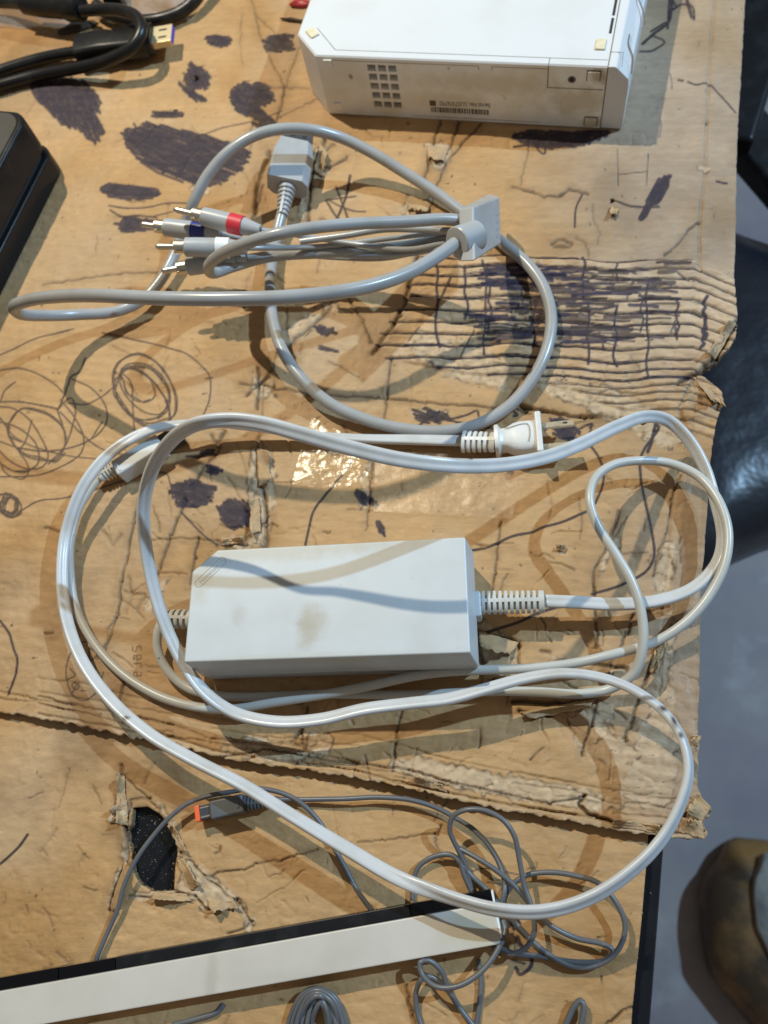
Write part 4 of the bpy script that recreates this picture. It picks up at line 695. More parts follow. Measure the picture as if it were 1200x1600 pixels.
# ------------------------------------------------------------------ power adapter
def adapter():
    HB = .040; a, b, c = P(287, 1035, HB), P(735, 1020, HB), P(722, 840, HB)
    u_ = nrm(b-a); L = np.linalg.norm(b-a); v_ = np.cross([0, 0, 1], u_); Wd = .0548
    e = empty('power_adapter', a+u_*L/2+v_*Wd/2-[0, 0, HB], 'light grey power adapter brick with coiled pale cords', 'power adapter')
    def w(x, y, z): return a+u_*x*.001+v_*y*.001+np.array([0, 0, (z-40)*.001])
    l, h = L*1000, Wd*1000; poly = [(0, 0), (l, 0), (l, h), (12, h), (0, h-10.5)]
    top = [w(x, y, 40) for x, y in poly]; fl_ = lambda x, y, k: (x+(3.0*k if x > l-1 else 0), y-(2.0*k if y < 1 else 0))
    mobj('upper_shell', *prism([w(*fl_(x, y, 1), 17.9) for x, y in poly], top, .0009, 3), M['brick'], e)
    mobj('lower_shell', *prism([w(*fl_(x, y, .5), .6) for x, y in poly], [w(*fl_(x, y, 1), 17.5) for x, y in poly], .0009, 3), M['brick'], e)
    # embossed pill with lettering on the cut corner
    d = nrm(u_*.72+v_*.70); n_ = np.cross([0, 0, 1], d); c0 = w(4.2, h-16.5, 40.02); Lp, Rp = .0150, .0020
    ring = [c0+d*(Lp/2)+n_*0+(d*(Lp/2)*(1 if math.cos(t) > 0 else -1)+d*Rp*math.cos(t)+n_*Rp*math.sin(t)) for t in np.linspace(0, 2*math.pi, 33)[:-1]]
    V, F = sweep(np.array(ring+ring[:1]), circ(.00013, 6)); mobj('emblem_outline', V, F, M['emboss'], e)
    console_text('Nintendo', .0029, c0+d*.0004-n_*.0010, d, n_, e, M['emboss'], 'emblem_lettering', 1.05)
    # right side: AC inlet block and strain relief
    q0 = w(l+.6, 27.5, 14.5); mobj('cord_collar', *box(w(l+1.0, 21.5, 8.5), u_*.0045, v_*.0125, [0, 0, .012], .0012, 2), M['brick'], e)
    p1 = P(850, 940, .0145); m = relief(P(744, 942, .0145)+0*u_, p1, .0060, .0056, 12, True, .82); mobj('strain_relief', m.v, m.f, M['ribs'], e)
    # left: DC strain relief
    m = relief(w(1, 27, 12.5), P(255, 966, .010), .0056, .0046, 8, True, .9); mobj('strain_relief', m.v, m.f, M['ribs'], e)
    # AC cord, flat two-lobed; (px, py, height, twist degrees)
    ac = [(851, 939, .0145, 0), (900, 941, .014, 4), (960, 944, .013, 8), (1030, 938, .013, 20), (1085, 917, .012, 35), (1120, 878, .012, 55), (1128, 840, .013, 66), (1118, 785, .012, 68), (1100, 728, .014, 60), (1074, 685, .017, 50), (1043, 657, .022, 40), (1010, 651, .030, 34), (965, 666, .042, 30), (905, 695, .057, 26), (850, 715, .070, 24), (780, 727, .082, 22), (700, 727, 0.096, 22), (620, 717, 0.104, 24), (540, 698, 0.110, 28), (470, 678, 0.114, 34), (410, 662, 0.116, 42), (360, 656, 0.116, 50), (310, 662, 0.114, 58), (268, 688, .100, 62), (237, 735, .084, 62), (224, 800, .066, 56), (232, 880, .050, 50), (252, 960, .040, 48), (283, 1030, .032, 45), (318, 1080, .026, 42), (365, 1113, .020, 36), (430, 1128, .020, 30), (500, 1124, .021, 30), (570, 1108, .022, 30), (640, 1099, .022, 34), (700, 1092, .022, 34), (760, 1076, .022, 40), (820, 1060, .022, 45), (880, 1052, .023, 50), (940, 1059, .022, 52), (990, 1078, .024, 56), (1035, 1110, .027, 60), (1065, 1152, .030, 62), (1076, 1200, .031, 60), (1066, 1250, .031, 56), (1035, 1310, .030, 52), (985, 1362, .029, 48), (920, 1404, .027, 44), (850, 1424, .026, 40), (780, 1422, .025, 40), (700, 1401, .021, 40), (620, 1371, .018, -15), (540, 1325, .017, -30), (460, 1277, .017, -40), (380, 1227, .017, -42), (300, 1186, .017, -42), (235, 1148, .017, -42), (175, 1096, .015, -42), (130, 1035, .013, -42), (105, 970, .012, -42), (97, 900, .0125, -42), (104, 830, .014, -40), (130, 760, .019, -36), (170, 710, .019, -24), (220, 678, .018, 0), (270, 664, .018, 25), (330, 662, .015, 50), (400, 669, .011, 48), (470, 678, .008, 42), (560, 685, .006, 30), (640, 687, .0055, 14), (724, 689, .006, 4)]
    flatcable('ac_cord', ac, .0063, .0034, M['cord'], e)
    # plug
    p0 = P(723, 690, .0065); p1 = P(774, 691, .0085); m = relief(p0, p1, .0064, .0056, 6, True, .75); mobj('strain_relief', m.v, m.f, M['ribsw'], e)
    T = nrm(P(845, 683, .010)-P(774, 690, .0085)); S = nrm(np.cross(T, [0, 0, 1])); Uu = np.cross(S, T)
    base = P(774, 690, .0085); Lb = np.linalg.norm(P(845, 683, .010)-base)
    secs = [(0, .0080, .0078), (.0018, .0082, .0080), (.0034, .0058, .0064), (.0060, .0060, .0060), (.0100, .0086, .0062), (.0135, .0092, .0066), (Lb-.0025, .0092, .0066)]
    V = []; k = 20
    for t, a_, b_ in secs:
        for j in range(k):
            th = 2*math.pi*j/k; cx, sy = math.cos(th), math.sin(th); V.append(base+T*t+S*a_*np.sign(cx)*abs(cx)**.6+Uu*b_*np.sign(sy)*abs(sy)**.6)
    F = [(i*k+j, i*k+(j+1) % k, (i+1)*k+(j+1) % k, (i+1)*k+j) for i in range(len(secs)-1) for j in range(k)]+[tuple(range(k))[::-1], tuple((len(secs)-1)*k+j for j in range(k))]
    pb = mobj('plug_body', V, F, M['ribsw'], e)
    cf = base+T*(Lb-.0026)
    mobj('plug_face', *box(cf-S*.0118-Uu*.0078, S*.0236, Uu*.0156, T*.0034, .0009, 3), M['ribsw'], pb)
    V, F = sweep(crv(np.array([base+T*.006+S*.0025*0-S*.004+Uu*.0062, base+T*.0175-S*.0052+Uu*.0068, base+T*.0185+S*.000+Uu*.0070, base+T*.0175+S*.0050+Uu*.0068]), .001), circ(.0002, 6)); mobj('moulded_line', V, F, M['emboss'], pb)
    for sg, ln_ in ((-1, .0170), (1, .0170)):
        c = cf+T*.0033+S*sg*.0063
        mm = MB(); wd = nrm(Uu*.62+S*.78); td = np.cross(T, wd); mm.add(*box(c-wd*.0032-td*.00075, T*ln_, wd*.0064, td*.0015, .0004, 2)); pr_ = mobj('prong', mm.v, mm.f, M['brass'], e)
        V, F = lathe(c+T*.0125-td*.0008, c+T*.0125+td*.0008, [(-.00005, .0013), (.0017, .0013)], 14); mobj('prong_hole', V, F, M['hole'], pr_)
    # DC cord and plug
    dc = [(160, 742, .006), (142, 765, .006), (122, 800, .006), (110, 850, .006), (110, 900, .006), (118, 950, .005), (148, 1008, .004), (190, 1052, .004), (245, 1085, .004), (300, 1102, .005), (360, 1108, .008), (430, 1098, .011), (500, 1087, .012), (570, 1073, .012), (640, 1057, .011), (700, 1049, .010), (760, 1047, .010), (830, 1045, .010), (900, 1036, .010), (960, 1021, .012), (1020, 1003, .010), (1070, 972, .012), (1108, 930, .014), (1133, 880, .0165), (1138, 830, .017), (1122, 780, .016), (1092, 744, .013), (1050, 724, .012), (1003, 719, .015), (958, 726, .021), (928, 749, .026), (921, 785, .028), (935, 825, .026), (962, 866, .025), (988, 910, .024), (1003, 958, .022), (1005, 1010, .018), (990, 1052, .012), (955, 1076, .007), (905, 1085, .005), (840, 1082, .005), (770, 1080, .005), (690, 1083, .005), (610, 1085, .004), (520, 1085, .004), (430, 1088, .004), (350, 1087, .004), (295, 1075, .004), (262, 1048, .006), (246, 1015, .009), (247, 985, .011), (256, 966, .0105)]
    cable('dc_cord', dc, .0023, M['cord2'], e)
    m = relief(P(186, 727, .0075), P(157, 745, .0065), .0045, .0035, 6, True, .9); mobj('strain_relief', m.v, m.f, M['ribs'], e)
    A, B, C = P(172, 722, .0135), P(243, 678, .0135), P(257, 698, .0135); uu = nrm(B-A); Lq = np.linalg.norm(B-A); vv_ = np.cross(uu, [0, 0, 1]); vv_ = vv_ if vv_@(C-B) > 0 else -vv_; Wq = abs((C-B)@vv_)
    A = A-vv_*.0006; pl = mobj('dc_plug', *prism([A+[0, 0, -.0125], A+uu*Lq-[0, 0, .0125], A+uu*Lq+vv_*Wq-[0, 0, .0125], A+vv_*Wq-[0, 0, .0125]], [A, A+uu*Lq, A+uu*Lq+vv_*Wq, A+vv_*Wq], .0012, 3), M['brick'], e)
    mobj('grip_ridge', *box(A+uu*.0020+vv_*.0015, uu*.0012, vv_*(Wq-.003), [0, 0, .0005], .0003, 2), M['brick'], pl)
    mobj('connector', *box(A+uu*(Lq-.0005)+vv_*.0010-[0, 0, .0112], uu*.0125, vv_*(Wq-.002), [0, 0, .0100], .0010, 2), M['dark'], pl)
adapter()
# ------------------------------------------------------------------ component video cable
def avcable():
    e = empty('video_cable', P(450, 330), 'thick grey component video cable with coloured plugs', 'cable')
    pts = [(712, 380, .066), (690, 396, .070), (640, 425, .078), (580, 446, .086), (510, 459, .093), (430, 466, .098), (340, 467, .100), (250, 465, .099), (160, 462, .094), (95, 464, .082), (48, 469, .068), (23, 479, .056), (32, 490, .045), (70, 493, .031), (120, 492, .019), (180, 487, .011), (222, 468, .009), (250, 438, .009), (272, 400, .010), (288, 355, .015), (305, 312, .027), (325, 275, .034), (355, 240, .040), (395, 213, .043), (440, 201, .042), (490, 203, .036), (535, 216, .027), (580, 238, .020), (630, 268, .013), (680, 300, .008), (720, 330, .0055), (755, 355, .005), (790, 385, .005), (825, 415, .005), (850, 450, .006), (862, 495, .007), (855, 545, .007), (832, 592, .006), (795, 635, .005), (745, 664, .0042), (690, 674, .0042), (630, 670, .0045), (570, 655, .006), (515, 630, .009), (470, 590, .012), (440, 545, .013), (425, 495, .012), (421, 450, .010), (424, 410, .008), (432, 370, .008), (441, 335, .010)]
    cable('main_cable', pts, .0034, M['av'], e, 18)
    # multi-pin plug
    c0, c1 = P(441, 337, .0105), P(449, 292, .0125); m = relief(c0, c1, .0036, .0058, 7, True, .95, .8); mobj('strain_relief', m.v, m.f, M['avp'], e)
    T = nrm(c1-c0); T[2] = 0; T = nrm(T); S0 = np.cross(T, [0, 0, 1.]); th = math.radians(-16); S = S0*math.cos(th)+np.array([0, 0, 1.])*math.sin(th); Uu = np.cross(S, T)
    c = P(449, 292, .0125)
    def sec(t, a, b, ch): return [c+T*t+S*x+Uu*y for x, y in ((-a+ch, -b), (a-ch, -b), (a, -b+ch), (a, b-ch), (a-ch, b), (-a+ch*.3, b), (-a, b-ch*.3), (-a, -b+ch))]
    V = sec(-.0005, .0130, .0080, .004)+sec(.0215, .0130, .0085, .004)+sec(.0330, .0105, .0075, .003); k = 8
    F = [(i*k+j, i*k+(j+1) % k, (i+1)*k+(j+1) % k, (i+1)*k+j) for i in range(2) for j in range(k)]+[tuple(range(k))[::-1], tuple(2*k+j for j in range(k))]
    pb = mobj('plug_body', *bevel(V, F, .0007, 2, .3), M['avp'], e)
    cn = mobj('connector', *box(c+T*.0325-S*.0095-Uu*.0042, S*.0190, Uu*.0084, T*.0115, .0006, 2), M['dark'], pb)
    for x in (-.0045, .0030): mobj('latch_hole', *box(c+T*.0375+S*x+Uu*.0041, S*.0026, T*.0022, Uu*.0003), M['hole'], cn)
    # splitter block
    A, Dd, B, C = P(740, 323, .068), P(742, 408, .068), P(781, 307, .028), P(783, 381, .028)
    v1 = nrm(Dd-A); nn = nrm(np.cross(v1, B-A)); nn = nn if nn[0] < 0 else -nn; th_ = .0090
    fr = [A, Dd, C, B]; bk = [P(716, 327, .063), P(718, 409, .063), P(764, 387, .021), P(763, 302, .021)]
    V = fr+bk; bl = mobj('splitter_block', *bevel(V, [(0, 1, 2, 3), (7, 6, 5, 4), (0, 4, 5, 1), (1, 5, 6, 2), (2, 6, 7, 3), (3, 7, 4, 0)] if np.dot(np.cross(fr[1]-fr[0], fr[2]-fr[0]), nn) < 0 else [(3, 2, 1, 0), (4, 5, 6, 7), (1, 5, 4, 0), (2, 6, 5, 1), (3, 7, 6, 2), (0, 4, 7, 3)], .0013, 3), M['avp'], e)
    b0 = P(713, 380, .066); b1 = P(744, 368, .060); m = MB(); m.add(*lathe(b0, b1, [(0, .0046), (.0002, .0076), (.0009, .0082), (np.linalg.norm(b1-b0), .0078)], 28)); mobj('cable_boot', m.v, m.f, M['avp'], bl)
    for t in (.35, .5, .65, .8):
        p = B*(1-t)+C*t; q = A*(1-t)+Dd*t; mobj('ridge', *box(p+(q-p)*.02-nn*.0003, (q-p)*.16, v1*.0008, nn*.0003), M['avp'], bl)
    # loop to the plugs
    bt = [(722, 345, .058), (690, 343, .062), (640, 346, .067), (560, 349, .076), (490, 356, .083), (430, 367, .085), (380, 382, .080), (345, 397, .070), (326, 414, .056), (332, 426, .042), (365, 416, .034), (420, 402, .028), (520, 395, .026), (620, 385, .032), (705, 372, .048)]
    cable('plug_cable', bt, .0031, M['av'], e, 18)
    def rca(tip, a, b, h0, h1, colr, band, cab, sc=1.):
        T0, A0, B0 = P(*tip, h0), P(*a, h0), P(*b, h1); D = nrm(B0-A0); L = np.linalg.norm(B0-A0); r = .0053*sc
        root = mobj('audio_video_plug', *lathe(A0, B0, [(0, r*.86), (.0005, r*.98), (.006, r*1.02), (L*.45, r*1.02), (L*.70, r*.96), (L*.93, r*.66), (L, r*.58)], 24), M['avp'], e)
        mobj('colour_band', *lathe(A0+D*L*band[0], B0, [(0, r*1.0), (.0002, r*1.09), (L*(band[1]-band[0]), r*1.07), (L*(band[1]-band[0])+.0002, r*.98)], 36), colr, root)
        sh = MB(); Ls = .0062*sc; 
        S = nrm(np.cross(D, [0, 0, 1])); Uu = np.cross(S, D)
        for k_ in range(4):
            a0 = math.pi/2*k_+.5; ring = []
            for rr in (r*.74, r*.60):
                for aa in np.linspace(a0, a0+1.42, 6): ring.append((rr*math.cos(aa), rr*math.sin(aa)))
            n = 6; lo = [A0+S*x+Uu*y+D*.0004 for x, y in ring]; hi = [p-D*Ls for p in lo]; V = lo+hi
            F = [(i, i+1, 12+i+1, 12+i) for i in range(5)]+[(6+i+1, 6+i, 18+i, 18+i+1) for i in range(5)]+[(12+i, 12+i+1, 18+i+1, 18+i) for i in range(5)]+[(0, 12, 18, 6), (5, 11, 23, 17)]
            sh.add(V, F)
        sh.add(*lathe(A0+D*.0008, A0-D, [(0, r*.8), (.0014, r*.8), (.0015, r*.4)], 20))
        mobj('shell_contact', sh.v, sh.f, M['metal'], root)
        Lt = np.linalg.norm(T0-A0); mobj('centre_pin', *lathe(A0, A0-D, [(0, .0018*sc), (Lt*.86, .0018*sc), (Lt*.96, .0014*sc), (Lt, .0006)], 16), M['metal'], root)
        cable('thin_cable', [(*b, h1)]+cab, .00155, M['av'], e, 12)
    rca((274, 329), (317, 338), (407, 360), .052, .048, M['red'], (.47, .70), [(430, 363, .044), (480, 370, .036), (560, 382, .034), (640, 390, .040), (706, 378, .050)])
    rca((222, 349), (258, 355), (345, 366), .040, .038, M['blue'], (.50, .75), [(400, 378, .030), (480, 392, .024), (560, 400, .026), (640, 397, .036), (706, 382, .050)])
    rca((247, 384), (289, 386), (386, 388), .050, .044, M['wband'], (.50, .72), [(420, 388, .038), (500, 385, .030), (580, 376, .034), (650, 368, .044), (708, 362, .054)])
    rca((253, 426), (293, 417), (385, 402), .036, .034, M['avp'], (.66, .82), [(430, 396, .028), (520, 402, .018), (600, 404, .024), (660, 392, .036), (708, 378, .050)])
    cable('thin_cable', [(470, 378, .040), (540, 368, .042), (600, 358, .046), (650, 358, .050), (710, 362, .056)], .0019, M['av'], e, 12)
avcable()
# ------------------------------------------------------------------ sensor bar
def sensorbar():
    zt = .0065; zb = ZL+.0004
    a, b = P(767, 1390, zt), P(786, 1475, zt); c = P(-120, 1550, zt); 
    T = nrm(c-a); Wv = b-a; Wv = Wv-T*(Wv@T); Wd = np.linalg.norm(Wv); Wv = Wv/Wd; L = .236; up = np.array([0, 0, 1.])
    e = empty('sensor_bar', a+T*L/2, 'slim sensor bar with pale top and glossy black strip', 'sensor bar')
    h = zt-zb; q = Wd*.24
    def blk(x0, x1, y0, y1, z0, z1, bev): return box(a+T*x0+Wv*y0+up*(z0-zt), T*(x1-x0), Wv*(y1-y0), up*(z1-z0), bev, 2)
    mobj('body', *blk(0, L, q, Wd, zb, zt, .0009), M['silver'], e)
    lens = blk(.0, .0365, -.0002, q-.0002, zb, zt-.0004, .0006); mobj('end_window', *lens, M['gloss'], e)
    lens = blk(L-.0365, L, -.0002, q-.0002, zb, zt-.0004, .0006); mobj('end_window', *lens, M['gloss'], e)
    mobj('middle_strip', *blk(.0367, L-.0367-.027, 0, q-.0002, zb, zt-.0005, .0005), M['satin'], e)
    mobj('middle_strip', *blk(L-.0367-.0268, L-.0367, 0, q-.0002, zb, zt-.0005, .0005), M['gloss'], e)
    mobj('end_cap', *box(a-T*.0008+Wv*.0004-up*(h-.0004), T*.0010, Wv*(Wd-.0008), up*(h-.0010), .0003, 2), M['wband'], e)
    z = ZL
    def R(l): return [(x, y, z+.0013+hh*.001) for x, y, hh in l]
    c1 = R([(772, 1432, 6), (785, 1405, 9), (788, 1380, 8), (780, 1350, 6), (765, 1322, 5), (740, 1295, 5), (712, 1277, 4), (680, 1260, 4), (640, 1249, 4), (590, 1246, 4), (540, 1249, 4), (480, 1250, 3), (436, 1250, 4), (420, 1255, 6)])
    c2 = R([(148, 1510, 1), (152, 1497, 2), (170, 1455, 2), (185, 1420, 3), (196, 1380, 5), (215, 1340, 6), (240, 1305, 5), (262, 1280, 5), (290, 1257, 5), (325, 1244, 5), (360, 1238, 5), (400, 1233, 5), (440, 1240, 4), (470, 1255, 4), (500, 1285, 2), (520, 1320, 1), (540, 1355, 1), (560, 1392, 1), (582, 1422, 0)])
    tang = R([(787, 1440, 6), (790, 1455, 8), (775, 1490, 10), (750, 1520, 11), (715, 1540, 11), (680, 1540, 10), (658, 1520, 9), (655, 1503, 9), (668, 1499, 8), (688, 1515, 6), (700, 1545, 3), (718, 1575, 1), (740, 1605, 1), (760, 1640, 1)])
    t2 = R([(748, 1500, 0), (752, 1530, 0), (750, 1565, 0), (742, 1610, 0), (725, 1650, 0)])
    t3 = R([(735, 1600, 0), (712, 1565, 1), (690, 1535, 2), (665, 1525, 4), (652, 1545, 3), (652, 1575, 1), (662, 1610, 1), (672, 1640, 1)])
    t4 = R([(645, 1408, 1), (646, 1380, 1), (655, 1355, 2), (680, 1338, 3), (708, 1336, 4), (722, 1350, 4), (740, 1370, 3), (760, 1388, 3), (790, 1425, 2), (815, 1452, 2), (840, 1478, 2), (870, 1500, 2), (900, 1512, 2), (935, 1508, 3), (965, 1485, 5), (976, 1450, 6), (965, 1415, 7), (935, 1380, 7), (900, 1368, 6), (860, 1362, 5), (820, 1368, 4), (795, 1390, 3), (785, 1425, 3)])
    t5 = R([(736, 1392, 2), (728, 1355, 4), (712, 1322, 7), (702, 1298, 10), (706, 1276, 13), (725, 1265, 15), (755, 1265, 16), (785, 1280, 16), (803, 1305, 15), (812, 1345, 13), (820, 1385, 12), (832, 1420, 12), (836, 1455, 12), (825, 1480, 9), (800, 1492, 6), (785, 1485, 3), (770, 1480, 1)])
    t6 = R([(717, 1325, 5), (722, 1360, 4), (735, 1392, 2)]); t7 = R([(715, 1325, 5), (740, 1338, 7), (775, 1360, 9), (805, 1385, 10), (830, 1415, 9), (860, 1445, 6), (900, 1465, 4), (940, 1474, 4), (957, 1485, 4), (945, 1500, 3), (900, 1504, 2), (850, 1496, 1), (800, 1490, 1), (775, 1478, 1)])
    for p in (c1, c2, tang, t2, t3, t4, t5, t6, t7): cable('cable', p, .00115, M['sens'], e, 10)
    for k in range(7):
        x = 452+k*6+random.uniform(-2, 2); w_ = 90-k*11; y = 1548+k*3+random.uniform(-3, 3)
        cable('cable', R([(x, 1660, 1), (x-2, 1605, 1+k % 3), (x+w_*.22, y+8, 3+k % 4), (x+w_*.5, y-2, 4+k % 4), (x+w_*.8, y+12, 3+k % 3), (x+w_, 1605, 1+k % 2), (x+w_+3, 1660, 1)]), .00115, M['sens'], e, 10)
    cable('cable', R([(350, 1570, 0), (340, 1582, 0), (310, 1592, 0), (270, 1602, 0)]), .00115, M['sens'], e, 10)
    cable('cable', R([(868, 1640, 0), (885, 1600, 1), (898, 1572, 2), (908, 1563, 3), (913, 1572, 3), (908, 1605, 2), (905, 1645, 0)]), .00130, M['sens'], e, 10)
    # plug
    h = z+.0105; A, B, C = P(326, 1256, h), P(378, 1244, h), P(382, 1271, h); u_ = nrm(B-A); L = np.linalg.norm(B-A); v_ = np.cross(u_, up); v_ = v_ if v_@(C-B) > 0 else -v_; A = A-v_*.0012; Wd = .0072+.0012
    pl = mobj('plug', *box(A-up*.0095, u_*L, v_*Wd, up*.0095, .0010, 3), M['sensp'], e)
    mobj('plug_ridge', *box(A+u_*(L-.0032)+v_*.0018+up*.0, u_*.0013, v_*.0042, up*.0005, .0003, 2), M['sens'], pl)
    mobj('connector', *box(A-u_*.0056+v_*.0010-up*.0085, u_*.0058, v_*(Wd-.002), up*.0070, .0003, 1), M['dark'], pl)
    mobj('contact', *box(A-u_*.0050+v_*.0018-up*.00145, u_*.0045, v_*.0006, up*.0002), M['metal'], pl); mobj('contact', *box(A-u_*.0050+v_*(Wd-.0024)-up*.00145, u_*.0045, v_*.0006, up*.0002), M['metal'], pl)
    mobj('orange_insert', *box(A-u_*.0078+v_*.0006-up*.0088, u_*.0024, v_*(Wd-.0012), up*.0076, .0004, 2), M['orange'], pl)
    m = relief(A+u_*(L-.0002)+v_*Wd/2-up*.0045, P(420, 1254, z+.006), .0040, .0024, 7, True, .95, .7); mobj('strain_relief', m.v, m.f, M['sensp'], e)
sensorbar()
# ------------------------------------------------------------------ black box at the left
def blackbox():
    c = P(105, 258, 0); d1 = nrm(P(0, 470)-c); d2 = np.cross([0, 0, 1], d1); d2 = d2 if d2@(P(0, 160)-c) > 0 else -d2
    e = empty('black_box', c, 'black plastic two-tier electronics box at the left edge', 'electronics box')
    up = np.array([0, 0, 1.])
    def slab(ins, z0, z1, bev):
        r = .012; p = []
        for k in range(7):
            t = math.pi/2*k/6; p.append(c+d1*(r-r*math.cos(t)*1)*1+d2*(r-r*math.sin(t))+d1*ins+d2*ins)
        p = [c+d1*(ins+r*(1-math.cos(t)))+d2*(ins+r*(1-math.sin(t))) for t in np.linspace(0, math.pi/2, 7)]
        p += [c+d1*.20+d2*ins, c+d1*.20+d2*.14, c+d1*ins+d2*.14]
        n = nrm(np.cross(p[7]-p[0], p[8]-p[0])); 
        if n[2] < 0: p = p[::-1]
        return prism([q+up*z0 for q in p], [q+up*z1 for q in p], bev, 3)
    mobj('lower_shell', *slab(.0, .0008, .018, .0015), M['box'], e); mobj('groove', *slab(.004, .017, .022, 0), M['hole'], e, False)
    mobj('upper_shell', *slab(.0012, .0212, .0466, .0026), M['box'], e); mobj('lid', *slab(.0045, .0460, .0470, 0), M['boxtop'], e, False)
blackbox()
# ------------------------------------------------------------------ black cables top left
def blackcables():
    e = empty('display_cable', P(180, 70), 'black display cable whose gold-tipped plug points right', 'cable')
    cable('cable_run', [(-160, 170, .006), (-60, 148, .006), (-5, 135, .006), (60, 118, .006), (120, 106, .010), (170, 93, .017), (208, 72, .023), (221, 50, .026), (215, 28, .027), (190, 17, .025), (160, 15, .022), (128, 17, .020)], .0042, M['blackcable'], e, 16)
    p0, p1 = P(128, 12, .020), P(38, 6, .018); mobj('ferrite', *lathe(p0, p1, [(0, .0075), (.001, .0095), (.012, .0100), (.016, .0085), (.034, .0085), (np.linalg.norm(p1-p0), .0072)], 24), M['blackcable'], e)
    cable('cable_run', [(38, 6, .018), (10, 4, .014), (-60, 0, .010)], .0042, M['blackcable'], e)
    cable('cable_run', [(-160, 150, .005), (-40, 126, .005), (10, 108, .005), (60, 93, .006), (100, 84, .008), (128, 80, .009)], .0042, M['blackcable'], e, 16)
    A, B = P(122, 81, .010), P(240, 60, .011); D = nrm(B-A); L = np.linalg.norm(B-A); S = nrm(np.cross(D, [0, 0, 1])); Uu = np.cross(S, D); k = 16; V = []
    secs = [(0, .0095, .0075), (.002, .0105, .0085), (L*.35, .0110, .0090), (L*.48, .0095, .0075), (L*.7, .0120, .0080), (L*.93, .0125, .0080), (L*.94, .0110, .0068), (L, .0110, .0068)]
    for t, a, b in secs:
        for j in range(k):
            th = 2*math.pi*j/k; cx, sy = math.cos(th), math.sin(th); V.append(A+D*t+S*a*np.sign(cx)*abs(cx)**.45+Uu*b*np.sign(sy)*abs(sy)**.45)
    F = [(i*k+j, i*k+(j+1) % k, (i+1)*k+(j+1) % k, (i+1)*k+j) for i in range(len(secs)-1) for j in range(k)]+[tuple(range(k))[::-1], tuple((len(secs)-1)*k+j for j in range(k))]
    pg = mobj('plug', V, F, M['blackcable'], e)
    tp = mobj('connector_shell', *box(B-D*.001-S*.0085-Uu*.0026, S*.017, Uu*.0052, D*.0158, .0004, 2), M['gold'], pg)
    mobj('blue_insert', *box(B+D*.0125-S*.0080-Uu*.0022, S*.016, Uu*.0044, D*.0026, .0003, 1), M['bluein'], pg)
    for x in (-.0045, .003): mobj('slot', *box(B+D*.005+S*x+Uu*.0027, S*.0016, D*.0060, Uu*.0001), M['hole'], tp)
    e2 = empty('black_cable', P(260, 10), 'black cable curving past the clear plastic bag at the top edge', 'cable')
    cable('cable_run', [(150, 8, .010), (170, 22, .008), (205, 32, .006), (245, 31, .006), (280, 20, .006), (300, 5, .008), (318, -20, .010), (340, -60, .012)], .0046, M['blackcable'], e2, 16)
    mobj('plug', *box(P(168, -14, .004), nrm(P(185, -14)-P(160, -14))*.016, nrm(P(165, 14)-P(165, -14))*.024*-1*-1, np.array([0, 0, .012]), .002, 3), M['blackcable'], e2)
blackcables()
def bag(name, x0, x1, y0, y1, h, seed, label):
    nx, ny = 46, 26; V = []; 
    for j in range(ny):
        for i in range(nx):
            s_, t_ = i/(nx-1), j/(ny-1); u_, v_ = x0+(x1-x0)*s_, y0+(y1-y0)*t_; p = P(u_, v_, 0)
            ed = max(0, min(s_, 1-s_, t_, 1-t_)*5); ed = min(1, ed); X = np.array(p[0]); Y = np.array(p[1])
            hh = h*ed*(.25+1.1*float(fbm(X, Y, 45, seed, 3, True))**2)+.0012+.004*float(fbm(X, Y, 160, seed+2, 2, True))*ed
            wob_ = (float(vnoise(X, Y, 60, seed+4))-.5)*.012*(1-ed); V.append((p[0]+wob_, p[1]+wob_, hh))
    F = [(j*nx+i, (j+1)*nx+i, (j+1)*nx+i+1, j*nx+i+1) for j in range(ny-1) for i in range(nx-1)]
    o = mobj(name, V, F, M['bag'], None, True); tagtop(o, label, 'plastic bag', 'clear plastic bags at the top left')
bag('plastic_bag', 150, 300, -60, 30, .014, 401, 'crumpled clear plastic bag beside the black plug at the top edge')
bag('plastic_bag', -60, 112, -50, 44, .012, 431, 'crumpled clear plastic bag in the top left corner')
# ------------------------------------------------------------------ torn paper flaps standing off the sheets
def flap(quad, z0, lift, seed, parent):
    g_ = np.random.default_rng(seed); nx, ny = 16, 9; c = np.array(quad, float); V = []
    for j in range(ny):
        for i in range(nx):
            s_, t_ = i/(nx-1), j/(ny-1); q = (c[0]*(1-s_)+c[1]*s_)*(1-t_)+(c[3]*(1-s_)+c[2]*s_)*t_
            if t_ > .6: q = q+(c[3]-c[0])*.28*(t_-.6)/.4*(g_.random()-.5)
            q = q+g_.normal(0, .5, 2); z = z0+lift*(t_**1.6)*(.7+.5*math.sin(s_*5+seed))+.0006*g_.random(); V.append(P(q[0], q[1], z))
    F = [(j*nx+i, (j+1)*nx+i, (j+1)*nx+i+1, j*nx+i+1) for j in range(ny-1) for i in range(nx-1)]
    o = mobj('torn_flap', V, F, M['flap'], parent, True); so = o.modifiers.new('thickness', 'SOLIDIFY'); so.thickness = .0005; return o
M['flap'] = mat('torn_kraft_paper', (.47, .31, .16), .75, 0., .3, noise=(160, (.36, .25, .15), .4, .7), bump=(260, .6, .0009))
SU, SL = bpy.data.objects['cardboard_sheet'], bpy.data.objects['cardboard_sheet.001']
